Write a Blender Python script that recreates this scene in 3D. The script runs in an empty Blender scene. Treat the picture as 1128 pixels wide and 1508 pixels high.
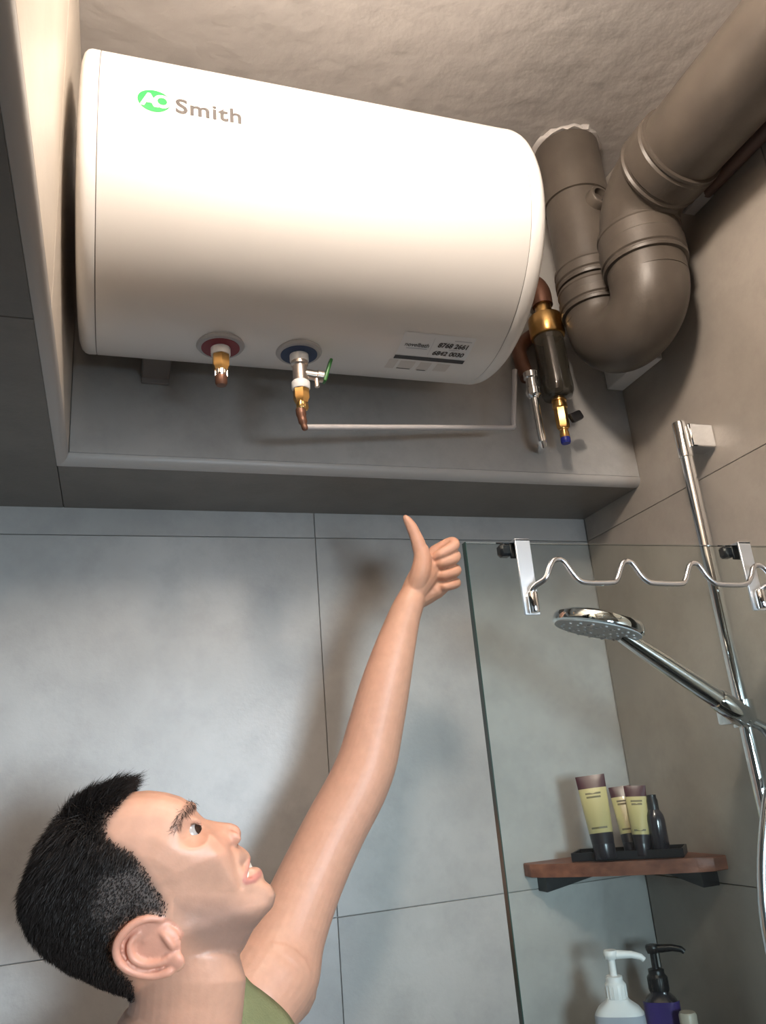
import bpy, bmesh, math, random
import numpy as np
from mathutils import Vector, Matrix

# ------------------------------------------------------------------ camera
CZ = 1.65                       # camera height above the floor
F = 1172.7                      # focal length in pixels of the 1128x1508 frame
def _rot(ax, t):
    c, s = math.cos(t), math.sin(t)
    M = np.eye(3); i, j = [(1, 2), (2, 0), (0, 1)][ax]
    M[i, i] = c; M[j, j] = c; M[i, j] = -s; M[j, i] = s
    return M
_B = np.array([[1, 0, 0], [0, 0, -1], [0, 1, 0.]])
CAM = _rot(2, -0.08823706) @ _rot(0, -0.32297372) @ _B @ _rot(2, 0.34075176)   # rows: right, down, forward
scene = bpy.context.scene
col = scene.collection
cam = bpy.data.cameras.new('camera'); camo = bpy.data.objects.new('camera', cam); col.objects.link(camo)
R_, D_, W_ = [Vector(CAM[i]) for i in range(3)]
m4 = Matrix.Identity(4)
for i in range(3):
    m4[i][0] = R_[i]; m4[i][1] = -D_[i]; m4[i][2] = -W_[i]
m4[2][3] = CZ
camo.matrix_world = m4
cam.sensor_fit = 'VERTICAL'; cam.sensor_height = 36; cam.lens = F / 1508 * 36
cam.clip_start = 0.01
scene.camera = camo
def ray(x, y): return CAM.T @ np.array([(x - 564) / F, (y - 754) / F, 1.])
def _o(d, t): return Vector((d[0] * t, d[1] * t, d[2] * t + CZ))
def onY(x, y, Y): d = ray(x, y); return _o(d, Y / d[1])
def onX(x, y, X): d = ray(x, y); return _o(d, X / d[0])
def onD(x, y, dep): return _o(ray(x, y), dep)

# ------------------------------------------------------------------ light
world = bpy.data.worlds.new('world'); scene.world = world; world.use_nodes = True
world.node_tree.nodes['Background'].inputs[0].default_value = (0.55, 0.6, 0.7, 1)
world.node_tree.nodes['Background'].inputs[1].default_value = 0.05
scene.view_settings.view_transform = 'Standard'; scene.view_settings.look = 'None'
scene.view_settings.exposure = 0.0; scene.view_settings.gamma = 1.0
scene.view_settings.use_curve_mapping = False
def area(name, loc, target, sx, sy, power, color, spread=180):
    l = bpy.data.lights.new(name, 'AREA'); l.shape = 'RECTANGLE'; l.size = sx; l.size_y = sy
    l.energy = power; l.color = color; l.spread = math.radians(spread)
    o = bpy.data.objects.new(name, l); col.objects.link(o); o.location = loc
    o.rotation_euler = (Vector(target) - Vector(loc)).to_track_quat('-Z', 'Y').to_euler()
    return o
LAMP = (0.20, 0.22, CZ + 0.90)       # bare globe hanging in the ceiling recess, above the frame
WIN = (0.44, -0.93, 1.62)
GLOBE_POWER = 190.0                  # the globe itself gives the warm light
area('window_light', (WIN[0], WIN[1] + 0.02, WIN[2]), (-0.42, 1.0, WIN[2] - .05), 0.42, 0.36, 18.5, (0.73, 0.88, 1.0), 120)

# ------------------------------------------------------------------ materials
MATS = {}
def mat(name, color, rough=0.5, metal=0.0, **kw):
    m = bpy.data.materials.new(name); m.use_nodes = True
    b = m.node_tree.nodes['Principled BSDF']
    b.inputs['Base Color'].default_value = (*color, 1); b.inputs['Roughness'].default_value = rough
    b.inputs['Metallic'].default_value = metal
    for k, v in kw.items(): b.inputs[k.replace('_', ' ')].default_value = v
    MATS[name] = m
    return m
def noisy(m, c1, c2, scale=20, detail=4, bump=0.0, bscale=None, rough=None, coord='Object', stretch=(1, 1, 1), perobj=False):
    """two-tone noise base colour plus a fine relief"""
    nt = m.node_tree; N = nt.nodes; L = nt.links; b = N['Principled BSDF']
    tc = N.new('ShaderNodeTexCoord'); mp = N.new('ShaderNodeMapping'); mp.inputs['Scale'].default_value = stretch
    L.new(tc.outputs[coord], mp.inputs[0]); src = mp.outputs[0]
    if perobj:
        oi = N.new('ShaderNodeObjectInfo'); va = N.new('ShaderNodeVectorMath'); va.operation = 'SCALE'
        va.inputs[0].default_value = (31, 17, 47); L.new(oi.outputs['Random'], va.inputs['Scale'])
        ad = N.new('ShaderNodeVectorMath'); L.new(src, ad.inputs[0]); L.new(va.outputs[0], ad.inputs[1]); src = ad.outputs[0]
    nz = N.new('ShaderNodeTexNoise'); nz.inputs['Scale'].default_value = scale; nz.inputs['Detail'].default_value = detail
    L.new(src, nz.inputs['Vector'])
    cr = N.new('ShaderNodeValToRGB'); cr.color_ramp.elements[0].position = 0.3; cr.color_ramp.elements[1].position = 0.7
    cr.color_ramp.elements[0].color = (*c1, 1); cr.color_ramp.elements[1].color = (*c2, 1)
    L.new(nz.outputs['Fac'], cr.inputs[0]); L.new(cr.outputs[0], b.inputs['Base Color'])
    if bump:
        n2 = N.new('ShaderNodeTexNoise'); n2.inputs['Scale'].default_value = bscale or scale * 4; n2.inputs['Detail'].default_value = 5
        L.new(src, n2.inputs['Vector'])
        bp = N.new('ShaderNodeBump'); bp.inputs['Strength'].default_value = bump; bp.inputs['Distance'].default_value = 0.004
        L.new(n2.outputs['Fac'], bp.inputs['Height']); L.new(bp.outputs[0], b.inputs['Normal'])
    if rough is not None: b.inputs['Roughness'].default_value = rough
    return m
def tile_mat(name, a, b_, c):
    """cement-look porcelain: broad clouds, finer mottling, short streaks"""
    m = mat(name, a, 0.42); nt = m.node_tree; N = nt.nodes; L = nt.links; b = N['Principled BSDF']
    tc = N.new('ShaderNodeTexCoord'); oi = N.new('ShaderNodeObjectInfo')
    va = N.new('ShaderNodeVectorMath'); va.operation = 'SCALE'; va.inputs[0].default_value = (13, 29, 41); L.new(oi.outputs['Random'], va.inputs['Scale'])
    ad = N.new('ShaderNodeVectorMath'); L.new(tc.outputs['Object'], ad.inputs[0]); L.new(va.outputs[0], ad.inputs[1])
    def nz(scale, det, ro=0.6):
        n = N.new('ShaderNodeTexNoise'); n.inputs['Scale'].default_value = scale; n.inputs['Detail'].default_value = det
        n.inputs['Roughness'].default_value = ro; L.new(ad.outputs[0], n.inputs['Vector']); return n
    n1 = nz(3.2, 5); n2 = nz(14, 6, 0.7); n3 = nz(160, 3)
    r1 = N.new('ShaderNodeValToRGB'); e = r1.color_ramp.elements
    e[0].position = 0.32; e[0].color = (*a, 1); e[1].position = 0.68; e[1].color = (*b_, 1)
    L.new(n1.outputs['Fac'], r1.inputs[0])
    r2 = N.new('ShaderNodeValToRGB'); r2.color_ramp.elements[0].position = 0.45; r2.color_ramp.elements[1].position = 0.72
    L.new(n2.outputs['Fac'], r2.inputs[0])
    mx = N.new('ShaderNodeMix'); mx.data_type = 'RGBA'; mx.inputs[7].default_value = (*c, 1)
    ml = N.new('ShaderNodeMath'); ml.operation = 'MULTIPLY'; ml.inputs[1].default_value = 0.5; L.new(r2.outputs[0], ml.inputs[0])
    L.new(ml.outputs[0], mx.inputs[0]); L.new(r1.outputs[0], mx.inputs[6]); L.new(mx.outputs[2], b.inputs['Base Color'])
    bp = N.new('ShaderNodeBump'); bp.inputs['Strength'].default_value = 0.12; bp.inputs['Distance'].default_value = 0.002
    L.new(n3.outputs['Fac'], bp.inputs['Height']); L.new(bp.outputs[0], b.inputs['Normal'])
    return m
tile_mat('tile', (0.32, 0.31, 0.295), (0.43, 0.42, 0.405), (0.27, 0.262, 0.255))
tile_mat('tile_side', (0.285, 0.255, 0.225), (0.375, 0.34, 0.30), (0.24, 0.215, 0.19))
tile_mat('tile_floor_shade', (0.135, 0.118, 0.10), (0.19, 0.168, 0.145), (0.115, 0.10, 0.088))  # floor, and beam undersides with their shade put into the tile colour
tile_mat('tile_lit', (0.54, 0.475, 0.405), (0.62, 0.555, 0.48), (0.50, 0.44, 0.38))  # same tile, lighter: lamplight on the left beam face put into the colour
mat('grout', (0.46, 0.445, 0.425), 0.9)
mat('trim', (0.42, 0.40, 0.38), 0.4)
noisy(mat('ceiling_paint', (0.5, 0.47, 0.45), 0.8), (0.41, 0.39, 0.38), (0.51, 0.485, 0.47), 2.5, 3, 0.8, 24)
mat('white_paint', (0.22, 0.21, 0.20), 0.7)
mat('baffle_dark', (0.05, 0.042, 0.035), 0.6)  # near-black so the added baffle bounces little lamp light
mat('enamel', (0.80, 0.79, 0.775), 0.28, Coat_Weight=0.25, Coat_Roughness=0.2)
mat('seam', (0.22, 0.2, 0.19), 0.6)
mat('logo_green', (0.005, 0.30, 0.06), 0.5)
mat('logo_white', (0.86, 0.85, 0.82), 0.4)
mat('logo_grey', (0.07, 0.062, 0.06), 0.6)
mat('sticker', (0.80, 0.82, 0.84), 0.4)
mat('sticker_dark', (0.045, 0.045, 0.05), 0.5)
mat('faint_print', (0.75, 0.72, 0.69), 0.35)
mat('pale_label', (0.80, 0.785, 0.76), 0.35)
mat('old_label', (0.66, 0.63, 0.60), 0.45)
mat('red_ring', (0.22, 0.02, 0.035), 0.5)
mat('blue_ring', (0.02, 0.045, 0.12), 0.5)
mat('grey_plastic', (0.42, 0.42, 0.43), 0.45)
mat('white_plastic', (0.82, 0.82, 0.82), 0.4)
noisy(mat('brass', (0.62, 0.36, 0.12), 0.28, 1.0), (0.66, 0.38, 0.13), (0.78, 0.50, 0.2), 60)
mat('nickel', (0.72, 0.62, 0.55), 0.32, 1.0)
mat('copper_dark', (0.16, 0.075, 0.048), 0.42, 0.5)
mat('chrome', (0.86, 0.87, 0.88), 0.06, 1.0)
mat('satin_steel', (0.78, 0.80, 0.83), 0.22, 1.0)
mat('brushed_steel', (0.85, 0.88, 0.91), 0.42, 1.0)
mat('green_plastic', (0.03, 0.17, 0.035), 0.4)
mat('black_plastic', (0.012, 0.012, 0.014), 0.35)
mat('blue_plastic', (0.01, 0.02, 0.25), 0.4)
mat('smoke_glass', (0.055, 0.05, 0.038), 0.06, 0.0, Alpha=0.78, Coat_Weight=1.0)
noisy(mat('pipe', (0.17, 0.145, 0.125), 0.42), (0.072, 0.060, 0.05), (0.10, 0.084, 0.069), 18, 4, 0.06, 220)
mat('pipe_hole', (0.02, 0.018, 0.016), 0.9)
mat('brown_paint', (0.14, 0.085, 0.07), 0.5)
mat('hose_grey', (0.42, 0.40, 0.40), 0.5)
g = mat('glass', (0.93, 0.98, 0.965), 0.0)
_n = g.node_tree.nodes; _l = g.node_tree.links
_t = _n.new('ShaderNodeBsdfTransparent'); _t.inputs[0].default_value = (0.945, 0.975, 0.965, 1)
_g = _n.new('ShaderNodeBsdfGlossy'); _g.inputs['Roughness'].default_value = 0.0
_f = _n.new('ShaderNodeFresnel'); _f.inputs[0].default_value = 1.22
_m = _n.new('ShaderNodeMixShader'); _l.new(_f.outputs[0], _m.inputs[0]); _l.new(_t.outputs[0], _m.inputs[1]); _l.new(_g.outputs[0], _m.inputs[2])
_l.new(_m.outputs[0], _n['Material Output'].inputs[0])
mat('glass_edge', (0.02, 0.045, 0.038), 0.15)
noisy(mat('wood', (0.2, 0.08, 0.05), 0.45), (0.14, 0.05, 0.032), (0.26, 0.105, 0.062), 14, 6, 0.1, 60, stretch=(1, 6, 6))
mat('tube_label', (0.52, 0.44, 0.20), 0.3, Coat_Weight=0.6)
mat('tube_cap', (0.06, 0.016, 0.022), 0.3)
mat('tube_dark', (0.02, 0.016, 0.02), 0.28)
mat('tube_print', (0.16, 0.13, 0.06), 0.5)
mat('dark_bottle', (0.022, 0.02, 0.026), 0.2, Coat_Weight=0.5)
mat('purple', (0.055, 0.035, 0.17), 0.3)
mat('bottle_label', (0.42, 0.44, 0.5), 0.45)
mat('cream', (0.62, 0.57, 0.47), 0.35)
mat('shirt', (0.2, 0.21, 0.10), 0.85)
noisy(MATS['shirt'], (0.17, 0.18, 0.085), (0.24, 0.245, 0.12), 30, 4, 0.3, 500)
noisy(mat('trousers', (0.04, 0.045, 0.06), 0.9), (0.035, 0.04, 0.055), (0.055, 0.06, 0.08), 30, 3, 0.3, 600)
mat('shoe', (0.05, 0.05, 0.05), 0.6)
mat('hair', (0.018, 0.013, 0.011), 0.6, Specular_IOR_Level=0.25)
mat('eye_white', (0.36, 0.33, 0.31), 0.2)
mat('iris', (0.03, 0.015, 0.01), 0.1)
mat('teeth', (0.78, 0.75, 0.66), 0.25)
def emis(name, c, s):
    m = mat(name, c, 0.5); b = m.node_tree.nodes['Principled BSDF']
    b.inputs['Emission Color'].default_value = (*c, 1); b.inputs['Emission Strength'].default_value = s
emis('lamp_glow', (1.0, 0.86, 0.73), GLOBE_POWER)
emis('pane_glow', (0.75, 0.88, 1.0), 6.0)
sk = mat('skin', (0.72, 0.45, 0.34), 0.48, Subsurface_Weight=0.12, Subsurface_Scale=0.008)
sk.node_tree.nodes['Principled BSDF'].inputs['Subsurface Radius'].default_value = (1, 0.35, 0.2)
at_ = sk.node_tree.nodes.new('ShaderNodeAttribute'); at_.attribute_name = 'tint'
nz_ = sk.node_tree.nodes.new('ShaderNodeTexNoise'); nz_.inputs['Scale'].default_value = 90; nz_.inputs['Detail'].default_value = 4
tc_ = sk.node_tree.nodes.new('ShaderNodeTexCoord'); sk.node_tree.links.new(tc_.outputs['Object'], nz_.inputs['Vector'])
hm_ = sk.node_tree.nodes.new('ShaderNodeMapRange'); hm_.inputs[3].default_value = 0.88; hm_.inputs[4].default_value = 1.1
sk.node_tree.links.new(nz_.outputs['Fac'], hm_.inputs[0])
vm_ = sk.node_tree.nodes.new('ShaderNodeVectorMath'); vm_.operation = 'SCALE'
sk.node_tree.links.new(at_.outputs['Color'], vm_.inputs[0]); sk.node_tree.links.new(hm_.outputs[0], vm_.inputs['Scale'])
sk.node_tree.links.new(vm_.outputs[0], sk.node_tree.nodes['Principled BSDF'].inputs['Base Color'])
_bp = sk.node_tree.nodes.new('ShaderNodeBump'); _bp.inputs['Strength'].default_value = 0.1; _bp.inputs['Distance'].default_value = 0.001
_n2 = sk.node_tree.nodes.new('ShaderNodeTexNoise'); _n2.inputs['Scale'].default_value = 420; sk.node_tree.links.new(tc_.outputs['Object'], _n2.inputs['Vector'])
sk.node_tree.links.new(_n2.outputs['Fac'], _bp.inputs['Height']); sk.node_tree.links.new(_bp.outputs[0], sk.node_tree.nodes['Principled BSDF'].inputs['Normal'])

# ------------------------------------------------------------------ object helpers
ORG = {}
def finish(me, smooth):
    if smooth is None: return
    for p in me.polygons: p.use_smooth = True
    me.set_sharp_from_angle(angle=math.radians(smooth))
def obj(name, bm, m, parent=None, smooth=40, label=None, recalc=True):
    """one mesh object; vertices are given in world space"""
    o0 = ORG.get(parent.name, Vector()) if parent else Vector()
    if recalc: bmesh.ops.recalc_face_normals(bm, faces=bm.faces)
    if o0.length: bmesh.ops.translate(bm, verts=bm.verts, vec=-o0)
    me = bpy.data.meshes.new(name); bm.to_mesh(me); bm.free()
    me.materials.append(MATS[m]); finish(me, smooth)
    o = bpy.data.objects.new(name, me); col.objects.link(o)
    if parent: o.parent = parent
    ORG[o.name] = o0
    if label: o['label'] = label
    return o
def thing(name, loc, label, cat, group=None):
    o = bpy.data.objects.new(name, None); o.empty_display_size = 0.05; col.objects.link(o); o.location = loc
    ORG[o.name] = Vector(loc); o['label'] = label; o['category'] = cat
    if group: o['group'] = group
    return o
def tag(o, label, cat, group=None):
    o['label'] = label; o['category'] = cat
    if group: o['group'] = group
    return o
def struct(o): o['kind'] = 'structure'; return o
def nb(): return bmesh.new()
def box(bm, x0, x1, y0, y1, z0, z1, bev=0.0, seg=1, M=None):
    vs = [bm.verts.new((x, y, z)) for x in (x0, x1) for y in (y0, y1) for z in (z0, z1)]
    fs = [bm.faces.new([vs[i] for i in q]) for q in ((0, 1, 3, 2), (4, 6, 7, 5), (0, 4, 5, 1), (2, 3, 7, 6), (0, 2, 6, 4), (1, 5, 7, 3))]
    if bev:
        es = list({e for f in fs for e in f.edges})
        r = bmesh.ops.bevel(bm, geom=es, offset=bev, segments=seg, affect='EDGES', profile=0.5)
        vs = list({v for f in r['faces'] for v in f.verts} | {v for v in vs if v.is_valid})
    if M is not None: bmesh.ops.transform(bm, matrix=M, verts=vs)
    return bm
def ring_faces(bm, rings, close=True, cap=True):
    R = [[bm.verts.new(p) for p in r] for r in rings]; n = len(R[0])
    for a, b in zip(R, R[1:]):
        for i in range(n if close else n - 1):
            j = (i + 1) % n
            try: bm.faces.new((a[i], a[j], b[j], b[i]))
            except ValueError: pass
    if cap and close:
        bm.faces.new(list(reversed(R[0]))); bm.faces.new(R[-1])
    return R
def frame(axis, hint=None):
    a = Vector(axis).normalized(); h = Vector(hint) if hint else (Vector((0, 0, 1)) if abs(a.z) < 0.9 else Vector((1, 0, 0)))
    u = h.cross(a).normalized(); return u, a.cross(u).normalized(), a
def lathe(bm, prof, org, axis=(0, 0, 1), seg=32, cap=True):
    u, v, a = frame(axis); o = Vector(org); rings = []
    for r, h in prof:
        rings.append([o + a * h + (u * math.cos(t) + v * math.sin(t)) * max(r, 1e-5) for t in (2 * math.pi * i / seg for i in range(seg))])
    ring_faces(bm, rings, True, cap); return bm
def tube(bm, pts, r, seg=12, cap=True, flat=None):
    P = [Vector(p) for p in pts]; n = len(P)
    rs = [r] * n if isinstance(r, (int, float)) else list(r)
    T = [(P[min(i + 1, n - 1)] - P[max(i - 1, 0)]).normalized() for i in range(n)]
    u, v, _ = frame(T[0]); rings = []
    for i in range(n):
        if i:
            q = T[i - 1].rotation_difference(T[i]); u = q @ u; v = q @ v
        rings.append([P[i] + (u * math.cos(t) + v * math.sin(t)) * rs[i] for t in (2 * math.pi * k / seg for k in range(seg))])
    ring_faces(bm, rings, True, cap); return bm
def bez(pts, n=8):
    """Catmull-Rom through pts"""
    P = [np.array(p, float) for p in pts]; out = []
    for i in range(len(P) - 1):
        p0 = P[i - 1] if i else 2 * P[0] - P[1]; p1, p2 = P[i], P[i + 1]; p3 = P[i + 2] if i + 2 < len(P) else 2 * P[-1] - P[-2]
        for k in range(n):
            t = k / n; out.append(0.5 * ((2 * p1) + (-p0 + p2) * t + (2 * p0 - 5 * p1 + 4 * p2 - p3) * t * t + (-p0 + 3 * p1 - 3 * p2 + p3) * t ** 3))
    out.append(P[-1]); return out
def arc_pts(c, a, b, r, t0, t1, n=14):
    c = Vector(c); a = Vector(a); b = Vector(b)
    return [c + a * (r * math.cos(t0 + (t1 - t0) * i / n)) + b * (r * math.sin(t0 + (t1 - t0) * i / n)) for i in range(n + 1)]
def text2d(body, size, bold=0.0, space=1.0, shear=0.0):
    """flat outline of a word: 2d vertices and faces, left end at x = 0"""
    cu = bpy.data.curves.new('t', 'FONT'); cu.body = body; cu.size = size; cu.offset = bold; cu.space_character = space; cu.shear = shear
    cu.resolution_u = 4; o = bpy.data.objects.new('t', cu); col.objects.link(o)
    me = o.evaluated_get(bpy.context.evaluated_depsgraph_get()).to_mesh()
    V = [(v.co.x, v.co.y) for v in me.vertices]; Fc = [tuple(p.vertices) for p in me.polygons]
    bpy.data.objects.remove(o); bpy.data.curves.remove(cu)
    x0 = min(v[0] for v in V); return [(x - x0, y) for x, y in V], Fc
def put2d(bm, V, Fc, fn):
    vs = [bm.verts.new(fn(x, y)) for x, y in V]
    for f in Fc:
        try: bm.faces.new([vs[i] for i in f])
        except ValueError: pass

# ------------------------------------------------------------------ the room
YB, XR, ZC, ZS = 1.296, 0.880, 2.712, CZ + 0.4544       # back wall, right wall, ceiling, underside of the beams
YF, XL, YN, XW = 1.104, -0.066, -1.0, -1.15             # beam face, left beam face, wall behind the camera, far left wall
CH = 0.015
b = nb(); box(b, XW - .1, XR + .1, YN - .1, YB + .1, -0.1, 0.0); floor = struct(obj('floor', b, 'grout', smooth=None))
b = nb()
for i in range(4):
    for j in range(4):
        x0 = XW + i * 0.6; y0 = YN + j * 0.6
        bb = nb(); box(bb, x0 + .0015, min(x0 + .6, XR) - .0015, y0 + .0015, min(y0 + .6, YB) - .0015, -0.001, 0.004, .001); obj('floor_tile', bb, 'tile_floor_shade', floor, None)
b.free()
b = nb(); box(b, XW - .1, XR + .1, YN - .1, YB + .1, ZC, ZC + 0.1); struct(obj('ceiling', b, 'ceiling_paint', smooth=None))
TT = 0.006
def tiles_wall(parent, plane, pos, us, vs, facing, m='tile', zoff=0.0):
    """thin porcelain slabs with open joints on a wall plane; us/vs are joint positions"""
    g = 0.0005
    for u0, u1 in zip(us, us[1:]):
        for v0, v1 in zip(vs, vs[1:]):
            bb = nb(); p0, p1 = sorted((pos, pos - facing * TT))
            if plane == 'Y': box(bb, u0 + g, u1 - g, p0, p1, v0 + g, v1 - g, .0007)
            elif plane == 'X': box(bb, p0, p1, u0 + g, u1 - g, v0 + g, v1 - g, .0007)
            else: box(bb, u0 + g, u1 - g, v0 + g, v1 - g, p0, p1, .0007)
            obj('tile', bb, m, parent, None)
zj = [0.004, 0.259, 0.859, 1.459, 2.059]
b = nb(); box(b, XW - .1, XR + .1, YB + TT, YB + .1, 0, ZC); wb = struct(obj('wall_back', b, 'grout', smooth=None))
tiles_wall(wb, 'Y', YB + TT, [XW, -0.87, -0.27, 0.33, XR], zj + [ZS + .01], 1)
b = nb(); box(b, XR + TT, XR + .1, YN - .1, YB + .1, 0, ZC); wr = struct(obj('wall_right', b, 'grout', smooth=None))
tiles_wall(wr, 'X', XR + TT, [YN, -0.504, 0.096, 0.696, YB], zj + [2.659, ZC], 1, 'tile_side')
b = nb(); box(b, XW - .1, XW - TT, YN - .1, YB + .1, 0, ZC); wl = struct(obj('wall_left', b, 'grout', smooth=None))
tiles_wall(wl, 'X', XW - TT, [YN, -0.4, 0.2, 0.8, YB], zj + [ZS], -1)
# wall behind the camera, with a window opening
wx0, wx1, wz0, wz1 = WIN[0] - .24, WIN[0] + .24, WIN[2] - .24, WIN[2] + .24
b = nb()
box(b, XW - .1, wx0, YN - .1, YN - TT, 0, ZC); box(b, wx1, XR + .1, YN - .1, YN - TT, 0, ZC)
box(b, wx0, wx1, YN - .1, YN - TT, 0, wz0); box(b, wx0, wx1, YN - .1, YN - TT, wz1, ZC)
wf = struct(obj('wall_front', b, 'white_paint', smooth=None))
win = bpy.data.objects.new('window_1', None); col.objects.link(win); win.location = (WIN[0], YN, wz0); ORG['window_1'] = Vector(win.location); win['kind'] = 'structure'
b = nb(); t = .03
box(b, wx0, wx0 + t, YN - .06, YN, wz0, wz1, .003); box(b, wx1 - t, wx1, YN - .06, YN, wz0, wz1, .003)
box(b, wx0 + t, wx1 - t, YN - .06, YN, wz0, wz0 + t, .003); box(b, wx0 + t, wx1 - t, YN - .06, YN, wz1 - t, wz1, .003)
obj('window_frame', b, 'white_plastic', win)
b = nb(); box(b, wx0 + t, wx1 - t, YN - .045, YN - .038, wz0 + t, wz1 - t); obj('pane', b, 'pane_glow', win, None)
b = nb(); box(b, XW, XR, -0.16, -0.06, 1.80, ZC); struct(obj('light_baffle', b, 'baffle_dark', smooth=None))      # unseen baffle added to cut the window light off the upper walls
# dropped beam along the back wall and the wide soffit on the left, tiled, with a chamfered edge trim
b = nb(); box(b, XL - CH, XR + TT, YF + CH + TT, YB + TT, ZS + TT, ZC); bk = struct(obj('wall_beam_back', b, 'grout', smooth=None))
tiles_wall(bk, 'Z', ZS + TT, [XL - CH, XR], [YF + CH, YB], 1, 'tile_floor_shade')
b = nb(); box(b, XL, XR, YF + TT, YF + CH + TT, ZS + CH, ZC); obj('face_backing', b, 'grout', bk, None)
tiles_wall(bk, 'Y', YF + TT, [XL, XR], [ZS + CH, 2.659, ZC], 1)
b = nb(); box(b, XW - TT, XL - CH - TT, YN - TT, YB + TT, ZS + TT, ZC); bl = struct(obj('wall_beam_left', b, 'grout', smooth=None))
tiles_wall(bl, 'Z', ZS + TT, [XW, -0.68, XL - CH], [YN, -0.46, 0.14, 0.74, YB], 1, 'tile_floor_shade')
b = nb(); box(b, XL - CH - TT, XL - TT, YN - TT, YF + TT, ZS + CH, ZC); obj('face_backing', b, 'grout', bl, None)
tiles_wall(bl, 'X', XL - TT, [YN, -0.46, 0.14, 0.74, YF], [ZS + CH, 2.659, ZC], -1, 'tile_lit')
def trim(name, p0, p1, inn):
    """bevelled edge strip: runs p0 to p1, inn points from the underside edge to the face edge"""
    b = nb(); P0, P1 = Vector(p0), Vector(p1); i = Vector(inn)
    up = Vector((0, 0, 1)); prof = []
    for k in range(7):
        a = math.pi / 2 * k / 6
        prof.append(i * (CH * math.sin(a)) + up * (CH * (1 - math.cos(a))))
    prof.append(up * CH - i * 0.004 + i * 0); prof.append(up * 0.004 - i * 0.004)
    # mitre: each end is pushed along the run by the same amount as the profile moves inward
    d = (P1 - P0).normalized()
    ringA = [P0 + q for q in prof]; ringB = [P1 + q for q in prof]
    ring_faces(b, [ringA, ringB]); return struct(obj(name, b, 'trim', smooth=50))
trim('trim_1', (XL - CH, YF + CH, ZS), (XR, YF + CH, ZS), (0, -1, 0))
trim('trim_2', (XL - CH, YN, ZS), (XL - CH, YF + CH, ZS), (1, 0, 0))

# ------------------------------------------------------------------ globe lamp (above the frame)
cl = thing('globe_lamp', (LAMP[0], LAMP[1], LAMP[2] - .06), 'round frosted globe lamp hanging from the recessed ceiling', 'lamp')
b = nb(); lathe(b, [(.035, 0), (.035, -.012), (.006, -.016), (.006, -(ZC - LAMP[2]) + .085), (.018, -(ZC - LAMP[2]) + .082), (.018, -(ZC - LAMP[2]) + .055)], (LAMP[0], LAMP[1], ZC), seg=28); obj('stem', b, 'white_plastic', cl)
b = nb(); lathe(b, [(.065 * math.sin(t), -.065 * math.cos(t)) for t in np.linspace(.02, math.pi - .3, 18)], LAMP, seg=32); gob = obj('globe', b, 'lamp_glow', cl)

# ------------------------------------------------------------------ water heater
HR, HY, HZ = 0.1831, 0.9064, CZ + 0.7258
HX0, HX1, S0, S1 = -0.056, 0.531, -0.030, 0.498
heater = thing('water_heater', ((HX0 + HX1) / 2, HY, HZ - HR), 'white horizontal storage water heater with green oval logo, hung on the tiled beam', 'water heater')
ex = (1, 0, 0)
b = nb(); lathe(b, [(HR, S0 + .001), (HR, S1 - .001)], (0, HY, HZ), ex, 160, cap=False); 
body = obj('body', b, 'enamel', heater, 30)
def endcap(x, d):
    pr = [(HR - .0006, 0), (HR, .0012), (HR + .0002, .014), (HR - .0012, .020), (HR - .005, .0255), (HR - .012, .029), (HR - .05, .033), (HR - .11, .036), (0, .0375)]
    b = nb(); lathe(b, [(r, d * h * (abs((HX0 - S0) if d < 0 else (HX1 - S1)) / .0375)) for r, h in pr], (x, HY, HZ), ex, 160, cap=False)
    return obj('end_cap', b, 'enamel', heater, 40)
endcap(S0, -1); endcap(S1, 1)
for x in (S0, S1):
    b = nb(); lathe(b, [(HR - .004, -.0012), (HR - .0009, -.0012), (HR - .0009, .0012), (HR - .004, .0012)], (x, HY, HZ), ex, 160); obj('seam', b, 'seam', heater, 30)
def cylp(x, s, off=0.0004):
    th = s / HR; r = HR + off
    return Vector((x, HY - r * math.cos(th), HZ + r * math.sin(th)))
def patch(bm, x0, x1, s0, s1, off, n=10, sk0=0.0):
    rows = [[cylp(x0 + (x1 - x0) * i / 4 + sk0 * k / n, s0 + (s1 - s0) * k / n, off) for i in range(5)] for k in range(n + 1)]
    ring_faces(bm, rings=rows, close=False, cap=False); return bm
# logo: green oval with letters, then the word
LX, LS = 0.0292, 0.0128
b = nb(); N = 48
c0 = b.verts.new(cylp(LX, LS, .0003)); rr = [b.verts.new(cylp(LX + .0180 * math.cos(2 * math.pi * i / N), LS + .0165 * math.sin(2 * math.pi * i / N), .0003)) for i in range(N)]
for i in range(N): b.faces.new((c0, rr[i], rr[(i + 1) % N]))
logo = obj('logo', b, 'logo_green', heater, 60)
b = nb()
V, Fc = text2d('A', 0.0255, 0.0012); put2d(b, V, Fc, lambda x, y: cylp(LX - .0158 + x, LS - .0085 + y, .0006))
V, Fc = text2d('O', 0.0255, 0.0010); put2d(b, V, Fc, lambda x, y: cylp(LX - .0008 + x * 0.92, LS - .0085 + y, .0006))
obj('logo_letters', b, 'logo_white', logo, None, recalc=False)['kind'] = 'stuff'
V, Fc = text2d('Smith', 0.0300, 0.0006, 1.08); w = max(v[0] for v in V)
b = nb(); put2d(b, V, Fc, lambda x, y: cylp(0.0525 + x * (0.0735 / w), 0.0012 + y, .0005)); obj('logo_word', b, 'logo_grey', heater, None, recalc=False)['kind'] = 'stuff'
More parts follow.
